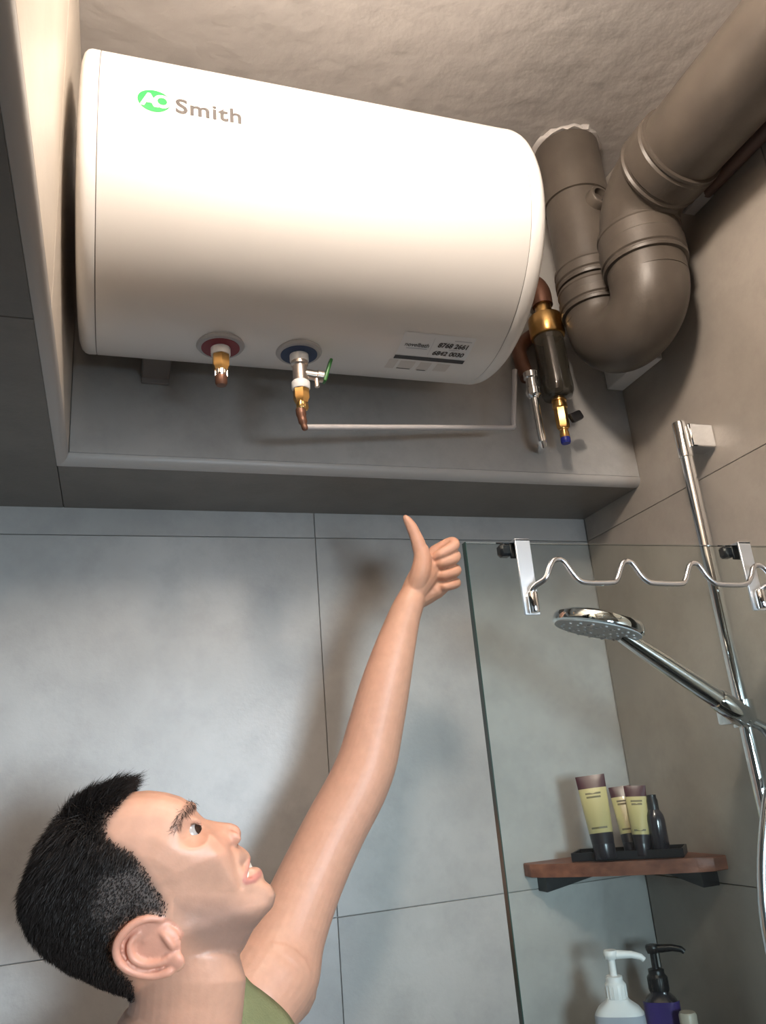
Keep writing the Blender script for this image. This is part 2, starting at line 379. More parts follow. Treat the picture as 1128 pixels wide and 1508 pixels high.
# phone sticker low on the front
SX0, SX1, SS0, SS1 = 0.3530, 0.4560, -0.2265, -0.2795
b = nb(); patch(b, SX0, SX1, SS1, SS0, .0004); st = obj('sticker', b, 'sticker', heater, 60, 'white sticker with two phone numbers')
b = nb(); patch(b, SX0, SX1, SS1, SS1 + .0085, .0007); obj('strip', b, 'sticker_dark', st, 60)
b = nb(); fn = lambda X, S: (lambda x, y: cylp(X + x, S + y, .0008))
def fit(body, wid, size, bold=0.0):
    V, Fc = text2d(body, size, bold, shear=0.15); w = max(v[0] for v in V); return [(x * wid / w, y) for x, y in V], Fc
V, Fc = fit('novelbath', .0345, .0105, .0001); put2d(b, V, Fc, fn(SX0 + .0065, SS0 - .0245))
V, Fc = fit('8768 2661', .0440, .0118, .00042); put2d(b, V, Fc, fn(SX0 + .0530, SS0 - .0215))
V, Fc = fit('6842 0030', .0460, .0118, .00042); put2d(b, V, Fc, fn(SX0 + .0505, SS0 - .0375))
obj('print', b, 'logo_grey', st, None, recalc=False)['kind'] = 'stuff'
b = nb()
patch(b, SX0 + .0445, SX0 + .0448, SS1 + .013, SS0 - .006, .0007)
for q, (a0, a1, sy) in enumerate(((.074, .099, -.0085), (.071, .087, -.0255), (.010, .040, -.0285))): patch(b, SX0 + a0, SX0 + a1, SS0 + sy, SS0 + sy + .0011, .0007, 2)
obj('fine_print', b, 'bottle_label', st, None)['kind'] = 'stuff'
# old, half peeled label under the sticker
b = nb()
patch(b, .349, .362, -.309, -.2825, .0003, 4); patch(b, .366, .388, -.306, -.284, .0003, 4); patch(b, .395, .412, -.309, -.284, .0003, 4); patch(b, .420, .440, -.306, -.2845, .0003, 4)
ol = obj('old_label', b, 'old_label', heater, 60, 'faint peeled label below the sticker'); ol['kind'] = 'stuff'
b = nb(); patch(b, .3665, .3865, -.3075, -.305, .0005, 2); patch(b, .397, .410, -.3085, -.306, .0005, 2); obj('mark', b, 'logo_grey', ol, None)['kind'] = 'stuff'
# pale rating label high on the right
b = nb(); patch(b, .331, .443, -.0275, .0315, .0003); rl = obj('rating_label', b, 'pale_label', heater, 60, 'pale washed-out label')
b = nb()
patch(b, .350, .372, -.002, .018, .0006, 4); patch(b, .378, .398, -.002, .022, .0006, 4); patch(b, .345, .398, -.0145, -.0095, .0006, 3)
patch(b, .404, .440, -.024, .026, .0005, 6)
obj('print', b, 'faint_print', rl, None)['kind'] = 'stuff'
# ports under the tank
def port(x, ringm):
    b = nb(); zb = HZ - HR
    lathe(b, [(.0300, .004), (.0305, -.0005), (.0285, -.003), (.0245, -.0035)], (x, HY, zb), seg=40); c = obj('collar', b, 'grey_plastic', heater)
    b = nb(); lathe(b, [(.0245, .002), (.0242, -.0042), (.012, -.0046)], (x, HY, zb), seg=40); obj('colour_ring', b, ringm, c)
    b = nb(); lathe(b, [(.0125, 0), (.0125, -.013), (.0118, -.0145), (.0, -.0146)], (x, HY, zb), seg=28); obj('nipple', b, 'white_plastic', heater)
    return zb
zb = port(0.1212, 'red_ring')
x = 0.1212
b = nb(); lathe(b, [(.0112, -.0145), (.0114, -.018), (.0114, -.030), (.0095, -.033), (.0085, -.036)], (x, HY, zb), seg=6); obj('brass_nut', b, 'brass', heater)
b = nb(); lathe(b, [(.0068, -.035), (.0068, -.041)], (x, HY, zb), seg=20)
for k in range(8):
    a = 2 * math.pi * k / 8; box(b, -.0012, .0012, .0058, .0078, -.044, -.035, M=Matrix.Translation((x, HY, zb)) @ Matrix.Rotation(a, 4, 'Z'))
obj('brass_tip', b, 'nickel', heater)
b = nb(); lathe(b, [(.0078, -.044), (.0078, -.054), (.006, -.057), (0, -.0575)], (x, HY, zb), seg=20); obj('end_plug', b, 'copper_dark', heater)
zb = port(0.2235, 'blue_ring'); x = 0.2235
valve = thing('safety_valve', (x, HY, zb - .08), 'brass pressure relief valve with green lever on the blue-ringed port', 'valve')
b = nb(); lathe(b, [(.0115, -.0145), (.0115, -.019), (.0095, -.021), (.0098, -.040), (.0105, -.044)], (x, HY, zb), seg=24); obj('valve_body', b, 'nickel', valve)
b = nb(); ax = Vector((.97, -.05, -.10)); lathe(b, [(.0068, .004), (.0068, .022), (.0082, .023), (.0082, .031), (.006, .032)], (x, HY, zb - .031), ax, 20); obj('side_outlet', b, 'nickel', valve)
b = nb(); lathe(b, [(.0033, 0), (.0033, .016)], (x + .0215, HY - .002, zb - .034), (0, 0, -1), 14); obj('drip_spout', b, 'nickel', valve)
b = nb(); M = Matrix.Translation((x + .036, HY - .003, zb - .028)) @ Matrix.Rotation(math.radians(18), 4, 'Y')
box(b, -.0022, .0022, -.006, .006, -.016, .020, .0016, 2, M); obj('lever', b, 'green_plastic', valve)
b = nb(); lathe(b, [(.0105, -.043), (.0122, -.045), (.0122, -.053), (.0112, -.055)], (x, HY, zb), seg=28); obj('white_seal', b, 'white_plastic', valve)
b = nb(); lathe(b, [(.0108, -.054), (.0108, -.068), (.0088, -.072), (.0082, -.074)], (x, HY, zb), seg=6); obj('brass_nut', b, 'brass', valve)
b = nb(); lathe(b, [(.0065, -.072), (.0072, -.076), (.0072, -.082), (.0055, -.084)], (x, HY, zb), seg=16)
for k in range(3):
    a = 2 * math.pi * k / 3; lathe(b, [(.0030, 0), (.0036, -.004), (.0036, -.008), (.002, -.0105)], (x + .0052 * math.cos(a), HY + .0052 * math.sin(a), zb - .0735), seg=10)
obj('brass_tip', b, 'brass', valve)
b = nb(); tube(b, bez([(x - .002, HY, zb - .083), (x - .001, HY, zb - .094), (x + .001, HY, zb - .104), (x + .003, HY, zb - .112)], 4), [.0066] * 4 + [.0058] * 4 + [.0042] * 4 + [.003], 14); obj('pipe_stub', b, 'copper_dark', valve)
# bracket between tank and beam
b = nb(); box(b, .030, .070, HY + .12, YF, HZ - HR + .05, HZ - HR + .065, .002); box(b, .030, .070, YF - .005, YF, HZ - HR + .042, HZ - HR + .11, .001); obj('bracket', b, 'seam', heater)

# thin grey line, probably a drawn overlay, built as pipe from valve to filter
hp0 = Vector((x + .0035, HY + .003, zb - .107)); hp1 = onY(757, 630, 1.00); hp2 = onY(758, 545, 1.00)
b = nb(); tube(b, [hp0, hp1 + (hp0 - hp1).normalized() * .006, hp1 + Vector((-.0015, 0, .0005)), hp1 + Vector((0, 0, .002)), hp1 + Vector((0, 0, .008)), hp2], .0040, 12)
tag(obj('drawn_line_pipe', b, 'hose_grey'), 'thin light grey line, probably a drawn overlay, built as a pipe running right from the relief valve, then up beside the filter', 'pipe')

# ------------------------------------------------------------------ soil pipe with trap
soil = thing('soil_pipe', (0.78, 0.867, ZC - .4), 'dark grey-brown drain pipe with U trap hanging from the ceiling corner', 'pipe')
RX, RY, RR = 0.780, 0.867, 0.0600      # front leg
LX_, LY_, LR = 0.763, 0.983, 0.0540    # rear leg, up into the ceiling
HPX, HPZ, HPR = 0.780, CZ + 0.848, 0.0640
d = Vector((LX_ - RX, LY_ - RY, 0)); half = d.length / 2; dn = d.normalized(); up = Vector((0, 0, 1))
ZU = CZ + 0.700                          # level where the U bend starts
b = nb(); tube(b, [(LX_, LY_, ZU), (LX_, LY_, ZC)], LR, 48, True); obj('rear_leg', b, 'pipe', soil)
b = nb(); c = Vector(((RX + LX_) / 2, (RY + LY_) / 2, ZU)); tube(b, arc_pts(c, -dn, -up, half, 0, math.pi, 28), [RR - (RR - LR) * i / 28 for i in range(29)], 48); obj('u_bend', b, 'pipe', soil)
b = nb(); tube(b, [(RX, RY, ZU - .002), (RX, RY, CZ + .800)], RR, 48); obj('front_leg', b, 'pipe', soil)
def collar_v(nm, x, y, z0, z1, r):
    b = nb(); h = z1 - z0
    lathe(b, [(r - .003, 0), (r + .005, .0015), (r + .006, .006), (r + .0035, .0085), (r + .0035, .011), (r + .006, .0135), (r + .006, h * .55), (r + .0042, h * .58), (r + .0042, h - .008), (r + .0055, h - .006), (r + .005, h - .001), (r - .003, h)], (x, y, z0), seg=48); obj(nm, b, 'pipe', soil, 25)
collar_v('socket', RX, RY, CZ + .722, CZ + .790, RR)
collar_v('socket', LX_, LY_, CZ + .712, CZ + .760, LR)
collar_v('socket', LX_, LY_, CZ + .762, CZ + .800, LR)
b = nb(); lathe(b, [(LR + .001, 0), (LR + .0035, .001), (LR + .0035, .14), (LR + .001, .141)], (LX_, LY_, CZ + .935), seg=48); obj('ceiling_sleeve', b, 'pipe', soil, 25)
random.seed(3)
b = nb(); rings = []
for h, rr0, jt in ((0, .006, .004), (.006, .009, .006), (.0085, .004, .004)):
    rings.append([Vector((LX_ + (LR + rr0 + random.uniform(-jt, jt)) * math.cos(2 * math.pi * i / 40), LY_ + (LR + rr0 + random.uniform(-jt, jt)) * math.sin(2 * math.pi * i / 40), ZC - .009 + h)) for i in range(40)])
ring_faces(b, rings); obj('mortar_edge', b, 'ceiling_paint', soil, 60)
# elbow and horizontal run towards the camera
er = 0.075; ec = Vector((HPX, RY - er, HPZ - er))
b = nb(); tube(b, [(RX, RY, CZ + .785)] + arc_pts(ec, (0, 1, 0), (0, 0, 1), er, -.02, math.pi / 2, 20) + [(HPX, RY - er - .02, HPZ)], [RR] + [RR + (HPR - RR) * i / 20 for i in range(21)] + [HPR], 48); obj('elbow', b, 'pipe', soil)
b = nb(); tube(b, [(HPX, RY - er - .015, HPZ), (HPX, YN - TT, HPZ)], HPR, 48); obj('horizontal_run', b, 'pipe', soil)
def collar_h(y0, ln, r):
    b = nb(); lathe(b, [(r - .003, 0), (r + .005, .001), (r + .006, .005), (r + .003, .008), (r + .003, .012), (r + .006, .015), (r + .006, ln - .012), (r + .003, ln - .009), (r + .003, ln - .007), (r + .0055, ln - .005), (r + .005, ln - .001), (r - .003, ln)], (HPX, y0, HPZ), (0, -1, 0), 48); obj('socket', b, 'pipe', soil, 25)
collar_h(RY - er + .004, .060, HPR)
# blind stub on the rear leg
sd = Vector((.12, -1.0, .12)).normalized(); so = Vector((LX_, LY_, CZ + .904)) + Vector((.06, -1.0, 0)).normalized() * (LR - .006)
b = nb(); lathe(b, [(.021, 0), (.021, .016), (.0195, .018), (.015, .018), (.014, .006)], so, sd, 28, cap=False); sb = obj('stub', b, 'pipe', soil)
b = nb(); lathe(b, [(.0148, .006), (.0001, .0062)], so, sd, 24, cap=False); obj('opening', b, 'pipe_hole', sb)

# brown conduit on the right wall, running to the front
cd = thing('conduit', (XR - .012, .2, CZ + .825), 'thin brown painted pipe along the right wall under the big drain pipe', 'pipe')
b = nb(); tube(b, [(XR - .012, .80, CZ + .832), (XR - .012, YN, CZ + .832)], .0115, 16); obj('tube', b, 'brown_paint', cd)
b = nb(); box(b, XR - .026, XR, .795, .845, CZ + .822, CZ + .846, .003); obj('end_clip', b, 'grey_plastic', cd)

# pale bracket block in the corner behind the trap
b = nb(); box(b, .846, XR, .985, YF, CZ + .640, CZ + .702, .0015)
tag(obj('bracket_block', b, 'white_plastic'), 'pale grey rectangular block in the beam corner below the U trap', 'bracket')

# ------------------------------------------------------------------ inline water filter on the beam
FX, FY = 0.704, 1.050
fil = thing('water_filter', (FX, FY, CZ + .50), 'brass-capped clear water filter with slim chrome tube beside the heater end', 'water filter')
Zf = lambda z: CZ + z
b = nb(); lathe(b, [(.0145, .742), (.0145, .770), (.013, .772)], (FX, FY, CZ), seg=32); obj('cap_neck', b, 'brass', fil)
b = nb(); lathe(b, [(.0145, .744), (.0285, .741), (.0300, .738), (.0300, .704), (.0285, .701), (.024, .700)], (FX, FY, CZ), seg=48); obj('cap', b, 'brass', fil)
b = nb(); lathe(b, [(.0255, .702), (.0262, .698), (.0270, .630), (.0285, .606), (.0280, .596), (.0240, .586), (.0120, .580)], (FX, FY, CZ), seg=48); obj('bowl', b, 'smoke_glass', fil)
b = nb(); lathe(b, [(.010, .70), (.010, .60)], (FX, FY, CZ), seg=24); obj('filter_mesh', b, 'nickel', fil)
b = nb(); lathe(b, [(.0125, .584), (.0125, .578), (.0100, .577), (.0100, .573), (.0125, .572), (.0125, .566), (.009, .564)], (FX, FY, CZ), seg=28); obj('lower_ring', b, 'brass', fil)
b = nb(); lathe(b, [(.0105, .566), (.0108, .563), (.0108, .532), (.0095, .528)], (FX, FY, CZ), seg=6); obj('drain_valve', b, 'brass', fil)
b = nb(); lathe(b, [(.0078, .529), (.0078, .526), (.0066, .525), (.0066, .522), (.0078, .521), (.0078, .512), (.007, .510)], (FX, FY, CZ), seg=24); obj('drain_tip', b, 'brass', fil)
b = nb(); lathe(b, [(.0078, .5115), (.0082, .510), (.0082, .503), (.007, .501)], (FX, FY, CZ), seg=24); obj('blue_cap', b, 'blue_plastic', fil)
b = nb(); M = Matrix.Translation((FX + .0235, FY - .006, CZ + .549)) @ Matrix.Rotation(math.radians(-25), 4, 'Y')
box(b, -.012, .013, -.005, .005, -.0085, .0085, .004, 2, M); lathe(b, [(.003, 0), (.003, .012)], (FX + .008, FY - .002, CZ + .551), (1, -.2, 0), 10); obj('lever', b, 'black_plastic', fil)
b = nb(); tube(b, bez([(FX, FY + .02, CZ + .725), (FX - .01, YF - .014, CZ + .725), (FX - .035, YF - .014, CZ + .70), (FX - .045, YF - .03, CZ + .66), (FX - .047, FY + .01, CZ + .625)], 6), .013, 18); obj('inlet_pipe', b, 'copper_dark', fil)
b = nb(); tube(b, bez([(FX, FY, CZ + .765), (FX, FY + .002, CZ + .795), (FX - .002, FY + .02, CZ + .822), (FX - .004, YF, CZ + .828)], 5), .018, 24); obj('riser', b, 'copper_dark', fil)
px_ = FX - .047; py_ = FY
b = nb(); lathe(b, [(.009, .630), (.0125, .628), (.0125, .618), (.0098, .616), (.0098, .600), (.0125, .598), (.0125, .586), (.010, .584), (.0085, .580)], (px_, py_, CZ), seg=28); obj('pipe_coupling', b, 'chrome', fil)
b = nb(); tube(b, [(px_, py_, CZ + .585), (px_ + .001, py_, CZ + .515), (px_ + .0015, py_, CZ + .503), (px_ + .005, py_ + .004, CZ + .500), (px_ + .030, YF - .001, CZ + .512)], .0075, 20); obj('drain_tube', b, 'chrome', fil)

# ------------------------------------------------------------------ shower glass
YG = 0.78; GX = 0.3695; GZ = CZ + 0.2425
gl = thing('glass_screen', ((GX + XR) / 2, YG, 0.004), 'frameless clear glass shower screen in front of the rail', 'glass screen')
b = nb(); box(b, GX, XR, YG - .004, YG + .004, 0.004, GZ, .0008); obj('pane', b, 'glass', gl, None)
b = nb(); box(b, GX - .0012, GX - .0001, YG - .0040, YG + .0040, 0.004, GZ, 0); obj('edge_seal', b, 'glass_edge', gl, None, 'dark green vertical edge')

# over-glass hook rack
rack = thing('hook_rack', (0.60, YG - .02, CZ + .16), 'wavy chrome hook rack hung over the top of the glass screen', 'rack')
yf = YG - .0045
WY = YG - .030
for bx in (0.4385, 0.7530):
    b = nb(); hw = .0095
    box(b, bx - hw, bx + hw, yf - .003, yf, CZ + .158, GZ + .0035, .0006)
    box(b, bx - hw, bx + hw, yf - .003, YG + .0105, GZ + .0008, GZ + .0038, .0006)
    box(b, bx - hw, bx + hw, YG + .0075, YG + .0105, GZ - .012, GZ + .0030, .0006)
    br = obj('bracket', b, 'brushed_steel', rack)
    b = nb(); box(b, bx - hw - .001, bx + hw + .001, YG + .0042, YG + .0075, GZ - .016, GZ + .0005, .0008); box(b, bx - .022, bx - hw + .002, YG + .0045, YG + .018, GZ - .013, GZ + .002, .003); obj('rubber_pad', b, 'black_plastic', br)
    b = nb(); lathe(b, [(.0050, 0), (.0055, .001), (.0055, .022), (.0045, .0235)], (bx - .001, yf - .010, CZ + .159), seg=20); box(b, bx - .004, bx + .003, yf - .008, yf - .002, CZ + .163, CZ + .179); obj('wire_socket', b, 'chrome', br)
wp = [(.4375, yf - .010, .172), (.4375, yf - .010, .1825), (.441, yf - .014, .1885), (.449, WY + .002, .194), (.455, WY, .206), (.4605, WY, .2135), (.4675, WY, .2155), (.4745, WY, .2120), (.483, WY, .199), (.490, WY, .191), (.500, WY, .1885)]
one = [(.530, .1885), (.539, .192), (.546, .204), (.551, .2115), (.557, .2135), (.5635, .2105), (.572, .197), (.579, .190), (.588, .1875)]
for dx in (0, .0925): wp += [(x0 + dx, WY, z0 - dx * .022) for x0, z0 in one]
wp += [(.705, WY, .1845), (.720, WY, .186), (.729, WY, .194), (.735, WY, .205), (.742, WY, .209), (.750, WY, .207), (.757, WY, .199), (.762, WY + .004, .189), (.757, yf - .014, .184), (.752, yf - .010, .180), (.752, yf - .010, .168)]
b = nb(); tube(b, bez([(p[0], p[1], CZ + p[2]) for p in wp], 4), .0031, 12); obj('wave_wire', b, 'satin_steel', rack)

# ------------------------------------------------------------------ shower rail, holder and hand shower
SRX, SRY = 0.832, 0.9275
sr = thing('shower_rail', (SRX, SRY, CZ - .45), 'tall chrome shower riser rail on the right wall', 'shower rail')
b = nb(); tube(b, [(SRX, SRY, CZ - .45), (SRX, SRY, CZ + .432)], .0095, 24); obj('tube', b, 'chrome', sr)
b = nb(); lathe(b, [(.0100, .430), (.0112, .431), (.0112, .486), (.0105, .489), (0, .4895)], (SRX, SRY, CZ), seg=28); obj('top_cap', b, 'chrome', sr)
b = nb(); box(b, SRX + .004, XR, SRY - .016, SRY + .016, CZ + .444, CZ + .482, .0015); obj('wall_bracket', b, 'chrome', sr)
b = nb(); box(b, SRX - .012, XR, SRY - .016, SRY + .016, CZ - .47, CZ - .435, .0015); obj('wall_bracket', b, 'chrome', sr)
hz = CZ + .045
b = nb(); lathe(b, [(.011, -.019), (.0165, -.018), (.0165, .018), (.011, .019)], (SRX, SRY, hz), seg=28); box(b, SRX - .035, SRX - .006, SRY - .014, SRY + .014, hz - .014, hz + .010, .004, 2); obj('slider', b, 'chrome', sr)
hs0 = onY(1105, 1062, .885); hs1 = onY(925, 942, .885); hd = (hs1 - hs0).normalized()
hsw = thing('hand_shower', hs0, 'round chrome hand shower head held on the riser rail', 'shower head')
L = (hs1 - hs0).length
b = nb(); tube(b, [hs0 + hd * t for t in (0, .01, .03, L * .4, L * .7, L * .92, L + .012)], [.0095, .0115, .0125, .0125, .0120, .0105, .009], 24); obj('handle', b, 'chrome', hsw)
b = nb(); lathe(b, [(.0135, -.002), (.0150, 0), (.0150, .040), (.0138, .043)], hs0 + hd * .012, hd, 24); obj('holder_cone', b, 'chrome', hsw)
hc = onY(881, 922, .885)
rt = (hs1 - hc).normalized(); dwn = Vector((0.12, 0.10, -1)); dwn = (dwn - dwn.project(rt)).normalized()
rm = Vector((-.40, -.02, -.0)); 
ax = Vector((-.25, .12, -.96)).normalized()
b = nb(); lathe(b, [(0, -.0155), (.03, -.0150), (.048, -.0125), (.0565, -.0085), (.0590, -.003), (.0585, .003), (.0550, .0055)], hc, ax, 48); obj('head_shell', b, 'chrome', hsw)
b = nb(); lathe(b, [(.0552, .0040), (.0552, .0062), (.050, .0070), (0, .0074)], hc, ax, 48); fp = obj('spray_plate', b, 'grey_plastic', hsw)
u, v, a = frame(ax); nozzle = None
for rad, cnt in ((.046, 18), (.036, 14), (.026, 10), (.016, 6)):
    for k in range(cnt):
        th = 2 * math.pi * k / cnt; P = hc + a * .0065 + (u * math.cos(th) + v * math.sin(th)) * rad
        bb = nb(); lathe(bb, [(.0022, 0), (.0018, .0022)], P, a, 8); obj('nozzle', bb, 'hose_grey', fp, None)
b = nb(); tube(b, bez([hs0 + hd * .004, hs0 - hd * .03, hs0 - hd * .045 + Vector((.004, 0, -.05)), onY(1130, 1180, .88), onY(1135, 1400, .88), (.80, .88, CZ - .50), (.80, .90, CZ - .72), (.84, .92, CZ - .80), (XR, .93, CZ - .80)], 8), .0068, 14)
tag(obj('shower_hose', b, 'satin_steel'), 'metal shower hose dropping from the hand shower handle', 'hose')

# ------------------------------------------------------------------ corner shelves and bottles
def shelf(zt, label):
    s = thing('corner_shelf', (XR, YB, zt - .022), label, 'shelf', None)
    b = nb(); pts = [(XR, YB), (.650, YB), (.648, YB - .026)]
    n = 12
    for i in range(1, n):
        t = i / n; x0, y0 = .648, YB - .026; x1, y1 = XR - .026, 1.078
        bul = .012 * math.sin(math.pi * t); pts.append((x0 + (x1 - x0) * t - bul * .7, y0 + (y1 - y0) * t - bul * .7))
    pts += [(XR - .026, 1.078), (XR, 1.080)]
    lo = [b.verts.new((x, y, zt - .020)) for x, y in pts]; hi = [b.verts.new((x, y, zt)) for x, y in pts]; n = len(pts)
    b.faces.new(list(reversed(lo))); b.faces.new(hi)
    for i in range(n): b.faces.new((lo[i], lo[(i + 1) % n], hi[(i + 1) % n], hi[i]))
    bmesh.ops.bevel(b, geom=[e for e in b.edges], offset=.0015, segments=1, affect='EDGES')
    obj('board', b, 'wood', s, 30)
    def tri(p0, p1, wz0, wz1, yy, axis):
        b = nb(); q = [(p0, zt - .020), (p1, zt - .020), (p1, zt - .020 - wz1), (p0, zt - .020 - wz0)]
        A = [b.verts.new((h, yy - .03, z) if axis == 'y' else (yy - .03, h, z)) for h, z in q]; B = [b.verts.new((h, yy, z) if axis == 'y' else (yy, h, z)) for h, z in q]
        b.faces.new(A); b.faces.new(B)
        for i in range(4): b.faces.new((A[i], A[(i + 1) % 4], B[(i + 1) % 4], B[i]))
        return b
    obj('bracket', tri(.672, .760, .024, .010, YB, 'y'), 'black_plastic', s, None)
    obj('bracket', tri(1.108, 1.195, .024, .010, XR, 'x'), 'black_plastic', s, None)
    return s
ZT = CZ - 0.150
shelf(ZT, 'dark red-brown wooden corner shelf holding three tubes, black bracket below')
ZL = CZ - 0.520
shelf(ZL, 'lower wooden corner shelf under the pump bottles')
# black tray lying along the front of the shelf
e0 = Vector((.650, YB - .03, 0)); e1 = Vector((XR - .03, 1.082, 0)); ed = (e1 - e0).normalized(); en = Vector((ed.y, -ed.x, 0)) * -1
if en.dot(Vector((XR, YB, 0)) - e0) < 0: en = -en
ang = math.atan2(ed.y, ed.x); tc = e0 + ed * .150 + en * .040
MT = Matrix.Translation((tc.x, tc.y, ZT)) @ Matrix.Rotation(ang, 4, 'Z')
tray = thing('tray', (tc.x, tc.y, ZT), 'shallow black tray under the tubes on the wooden shelf', 'tray')
b = nb(); box(b, -.086, .086, -.032, .032, .0, .003, .001, 1, MT); obj('base', b, 'black_plastic', tray, None)
b = nb()
for q in ((-.086, .086, -.032, -.029), (-.086, .086, .029, .032), (-.086, -.083, -.029, .029), (.083, .086, -.029, .029)): box(b, *q, .002, .013, .0006, 1, MT)
obj('rim', b, 'black_plastic', tray, None)
def squeeze_tube(base, top, wid, label, facing):
    """tube standing on its cap: dark cap, tapered body with label, flat crimp on top"""
    P0, P1 = Vector(base), Vector(top); up_ = (P1 - P0).normalized(); H = (P1 - P0).length
    f = Vector(facing); f = (f - f.project(up_)).normalized(); sd_ = up_.cross(f).normalized()
    t = thing('cosmetic_tube', base, label, 'tube', 'cosmetic tubes on the wooden shelf')
    def ring(h, w, d, n=28): return [P0 + up_ * h + sd_ * (w * math.cos(2 * math.pi * i / n)) + f * (d * math.sin(2 * math.pi * i / n)) for i in range(n)]
    r0 = wid * .36
    b = nb(); ring_faces(b, [ring(0, r0 * .92, r0 * .92), ring(.002, r0, r0), ring(H * .17, r0 * 1.02, r0 * 1.0), ring(H * .175, r0 * .98, r0 * .96)]); obj('cap', b, 'tube_dark', t)
    def sec(k): h = k; q = (h - .17) / .83; return ring(H * h, r0 * 1.02 + (wid / 2 - r0 * 1.02) * q ** .8, r0 * (1 - q) ** .85 + .0012)
    b = nb(); ring_faces(b, [sec(k) for k in np.linspace(.172, .30, 5)]); obj('lower_body', b, 'tube_dark', t)
    b = nb(); ring_faces(b, [sec(k) for k in np.linspace(.30, .84, 12)], cap=False); lb = obj('label_body', b, 'tube_label', t)
    b = nb(); ring_faces(b, [sec(k) for k in np.linspace(.84, 1.0, 6)]); obj('crimp', b, 'tube_cap', t)
    b = nb()
    for k, ww in ((.775, .26), (.73, .24), (.36, .26)):
        q = (k - .17) / .83; d = r0 * (1 - q) ** .85 + .0012
        c = P0 + up_ * (H * k) + f * (d + .0004)
        vs = [b.verts.new(c + sd_ * sx * wid * ww + up_ * sz * .0014 - f * (abs(sx) * d * .12)) for sx, sz in ((-1, -1), (0, -1), (1, -1), (1, 1), (0, 1), (-1, 1))]; b.faces.new(vs)
    obj('print', b, 'tube_print', lb, None)['kind'] = 'stuff'
    return t
fc = Vector((-.55, -.8, 0))
zt2 = ZT + .0035
def at_tray(u, v): return MT @ Vector((u, v, .0035))
P = onY(893, 1266, 1.185); P.z = zt2
squeeze_tube(P, onY(868, 1142, 1.20), .047, 'tall cream-labelled tube, leftmost on the wooden shelf', fc)
P = onY(934, 1262, 1.185); P.z = zt2
squeeze_tube(P, onY(912, 1158, 1.205), .036, 'shorter yellow-labelled tube between the tall tube and its twin', fc)
P = onY(948, 1262, 1.160); P.z = zt2
squeeze_tube(P, onY(934, 1157, 1.165), .034, 'shorter yellow-labelled tube next to the dark bottle', fc)
def bottle_lathe(name, P, label, cat, prof, m):
    t = thing(name, P, label, cat)
    return t
P = onY(975, 1262, 1.150); P.z = zt2
t = thing('dark_bottle', P, 'small black bottle at the right end of the wooden shelf', 'bottle')
b = nb(); lathe(b, [(.013, 0), (.0145, .002), (.0145, .050), (.013, .058), (.0095, .064), (.0085, .066)], P, seg=28); obj('body', b, 'dark_bottle', t)
b = nb(); lathe(b, [(.0085, .065), (.0085, .080), (.0072, .083), (.0072, .088), (0, .0885)], P, seg=24); obj('cap', b, 'black_plastic', t)
def pump(P, label, cat, H, hw, hd, m, mp, lab=None, head=1.0, group=None, noz=(1, -.15, -.1), labtop=.011):
    """pump bottle: shouldered body, ribbed collar, stem and a spout head; H is shoulder height"""
    t = thing('pump_bottle', P, label, cat, group)
    P = Vector(P); rot = math.radians(-35); c, s = math.cos(rot), math.sin(rot)
    def ring(h, a, bq, n=36):
        o = []
        for i in range(n):
            th = 2 * math.pi * i / n; ct, st_ = math.cos(th), math.sin(th)
            ex_ = abs(ct) ** .6 * (1 if ct > 0 else -1) * a; ey = abs(st_) ** .6 * (1 if st_ > 0 else -1) * bq
            o.append(P + Vector((ex_ * c - ey * s, ex_ * s + ey * c, h)))
        return o
    b = nb(); ring_faces(b, [ring(0, hw * .92, hd * .9), ring(.004, hw, hd), ring(H - .022, hw, hd), ring(H - .012, hw * .98, hd * .96), ring(H - .004, hw * .82, hd * .85), ring(H + .004, hw * .5, hd * .65), ring(H + .008, .015, .015)]); bd = obj('body', b, m, t, 35)
    if lab:
        b = nb(); A = [ring(h, hw * 1.006, hd * 1.012, 36) for h in (H * .18, H - labtop)]
        idx = list(range(19, 36)); ring_faces(b, [[r[i] for i in idx] for r in A], close=False, cap=False); obj('label', b, lab, bd, 60)
    b = nb(); lathe(b, [(.0145, .006), (.0150, .008), (.0150, .026), (.0135, .028), (.012, .030), (.012, .036), (.009, .037)], P + Vector((0, 0, H)), seg=32)
    for k in range(16): box(b, -.0008, .0008, .0142, .0156, .009, .025, M=Matrix.Translation(P + Vector((0, 0, H))) @ Matrix.Rotation(2 * math.pi * k / 16, 4, 'Z'))
    obj('collar', b, mp, t)
    b = nb(); lathe(b, [(.0052, .036), (.0052, .060)], P + Vector((0, 0, H)), seg=20); obj('stem', b, mp, t)
    nv = Vector(noz).normalized(); T = P + Vector((0, 0, H + .064))
    b = nb(); lathe(b, [(.007, -.006), (.0095, -.002), (.0105, .003), (.009, .006), (0, .0065)], T, seg=24)
    tube(b, [T - nv * .008, T + nv * .012, T + nv * .030, T + nv * .043 + Vector((0, 0, -.003)), T + nv * .047 + Vector((0, 0, -.007))], [.0065, .006, .005, .0045, .004], 14); obj('pump_head', b, mp, t)
    return t
zl = ZL + .0005
P = onY(912, 1490, 1.165); zsh = P.z; P.z = zl
pump(P, 'white pump bottle with grey label below the corner shelf', 'bottle', (zsh + .010) - zl, .0355, .024, 'white_plastic', 'white_plastic', 'bottle_label', noz=(.9, -.45, -.05))
P = onY(976, 1488, 1.205); zsh = P.z; P.z = zl
pump(P, 'black pump bottle with purple label behind the white one', 'bottle', zsh - zl + .020, .027, .024, 'dark_bottle', 'black_plastic', 'purple', noz=(.75, -.65, .05), labtop=.004)
P = onY(1012, 1492, 1.150); P.z = zl
t = thing('jar', P, 'small bottle with cream cap at the right of the lower shelf', 'bottle')
zc_ = onY(1022, 1488, 1.15).z
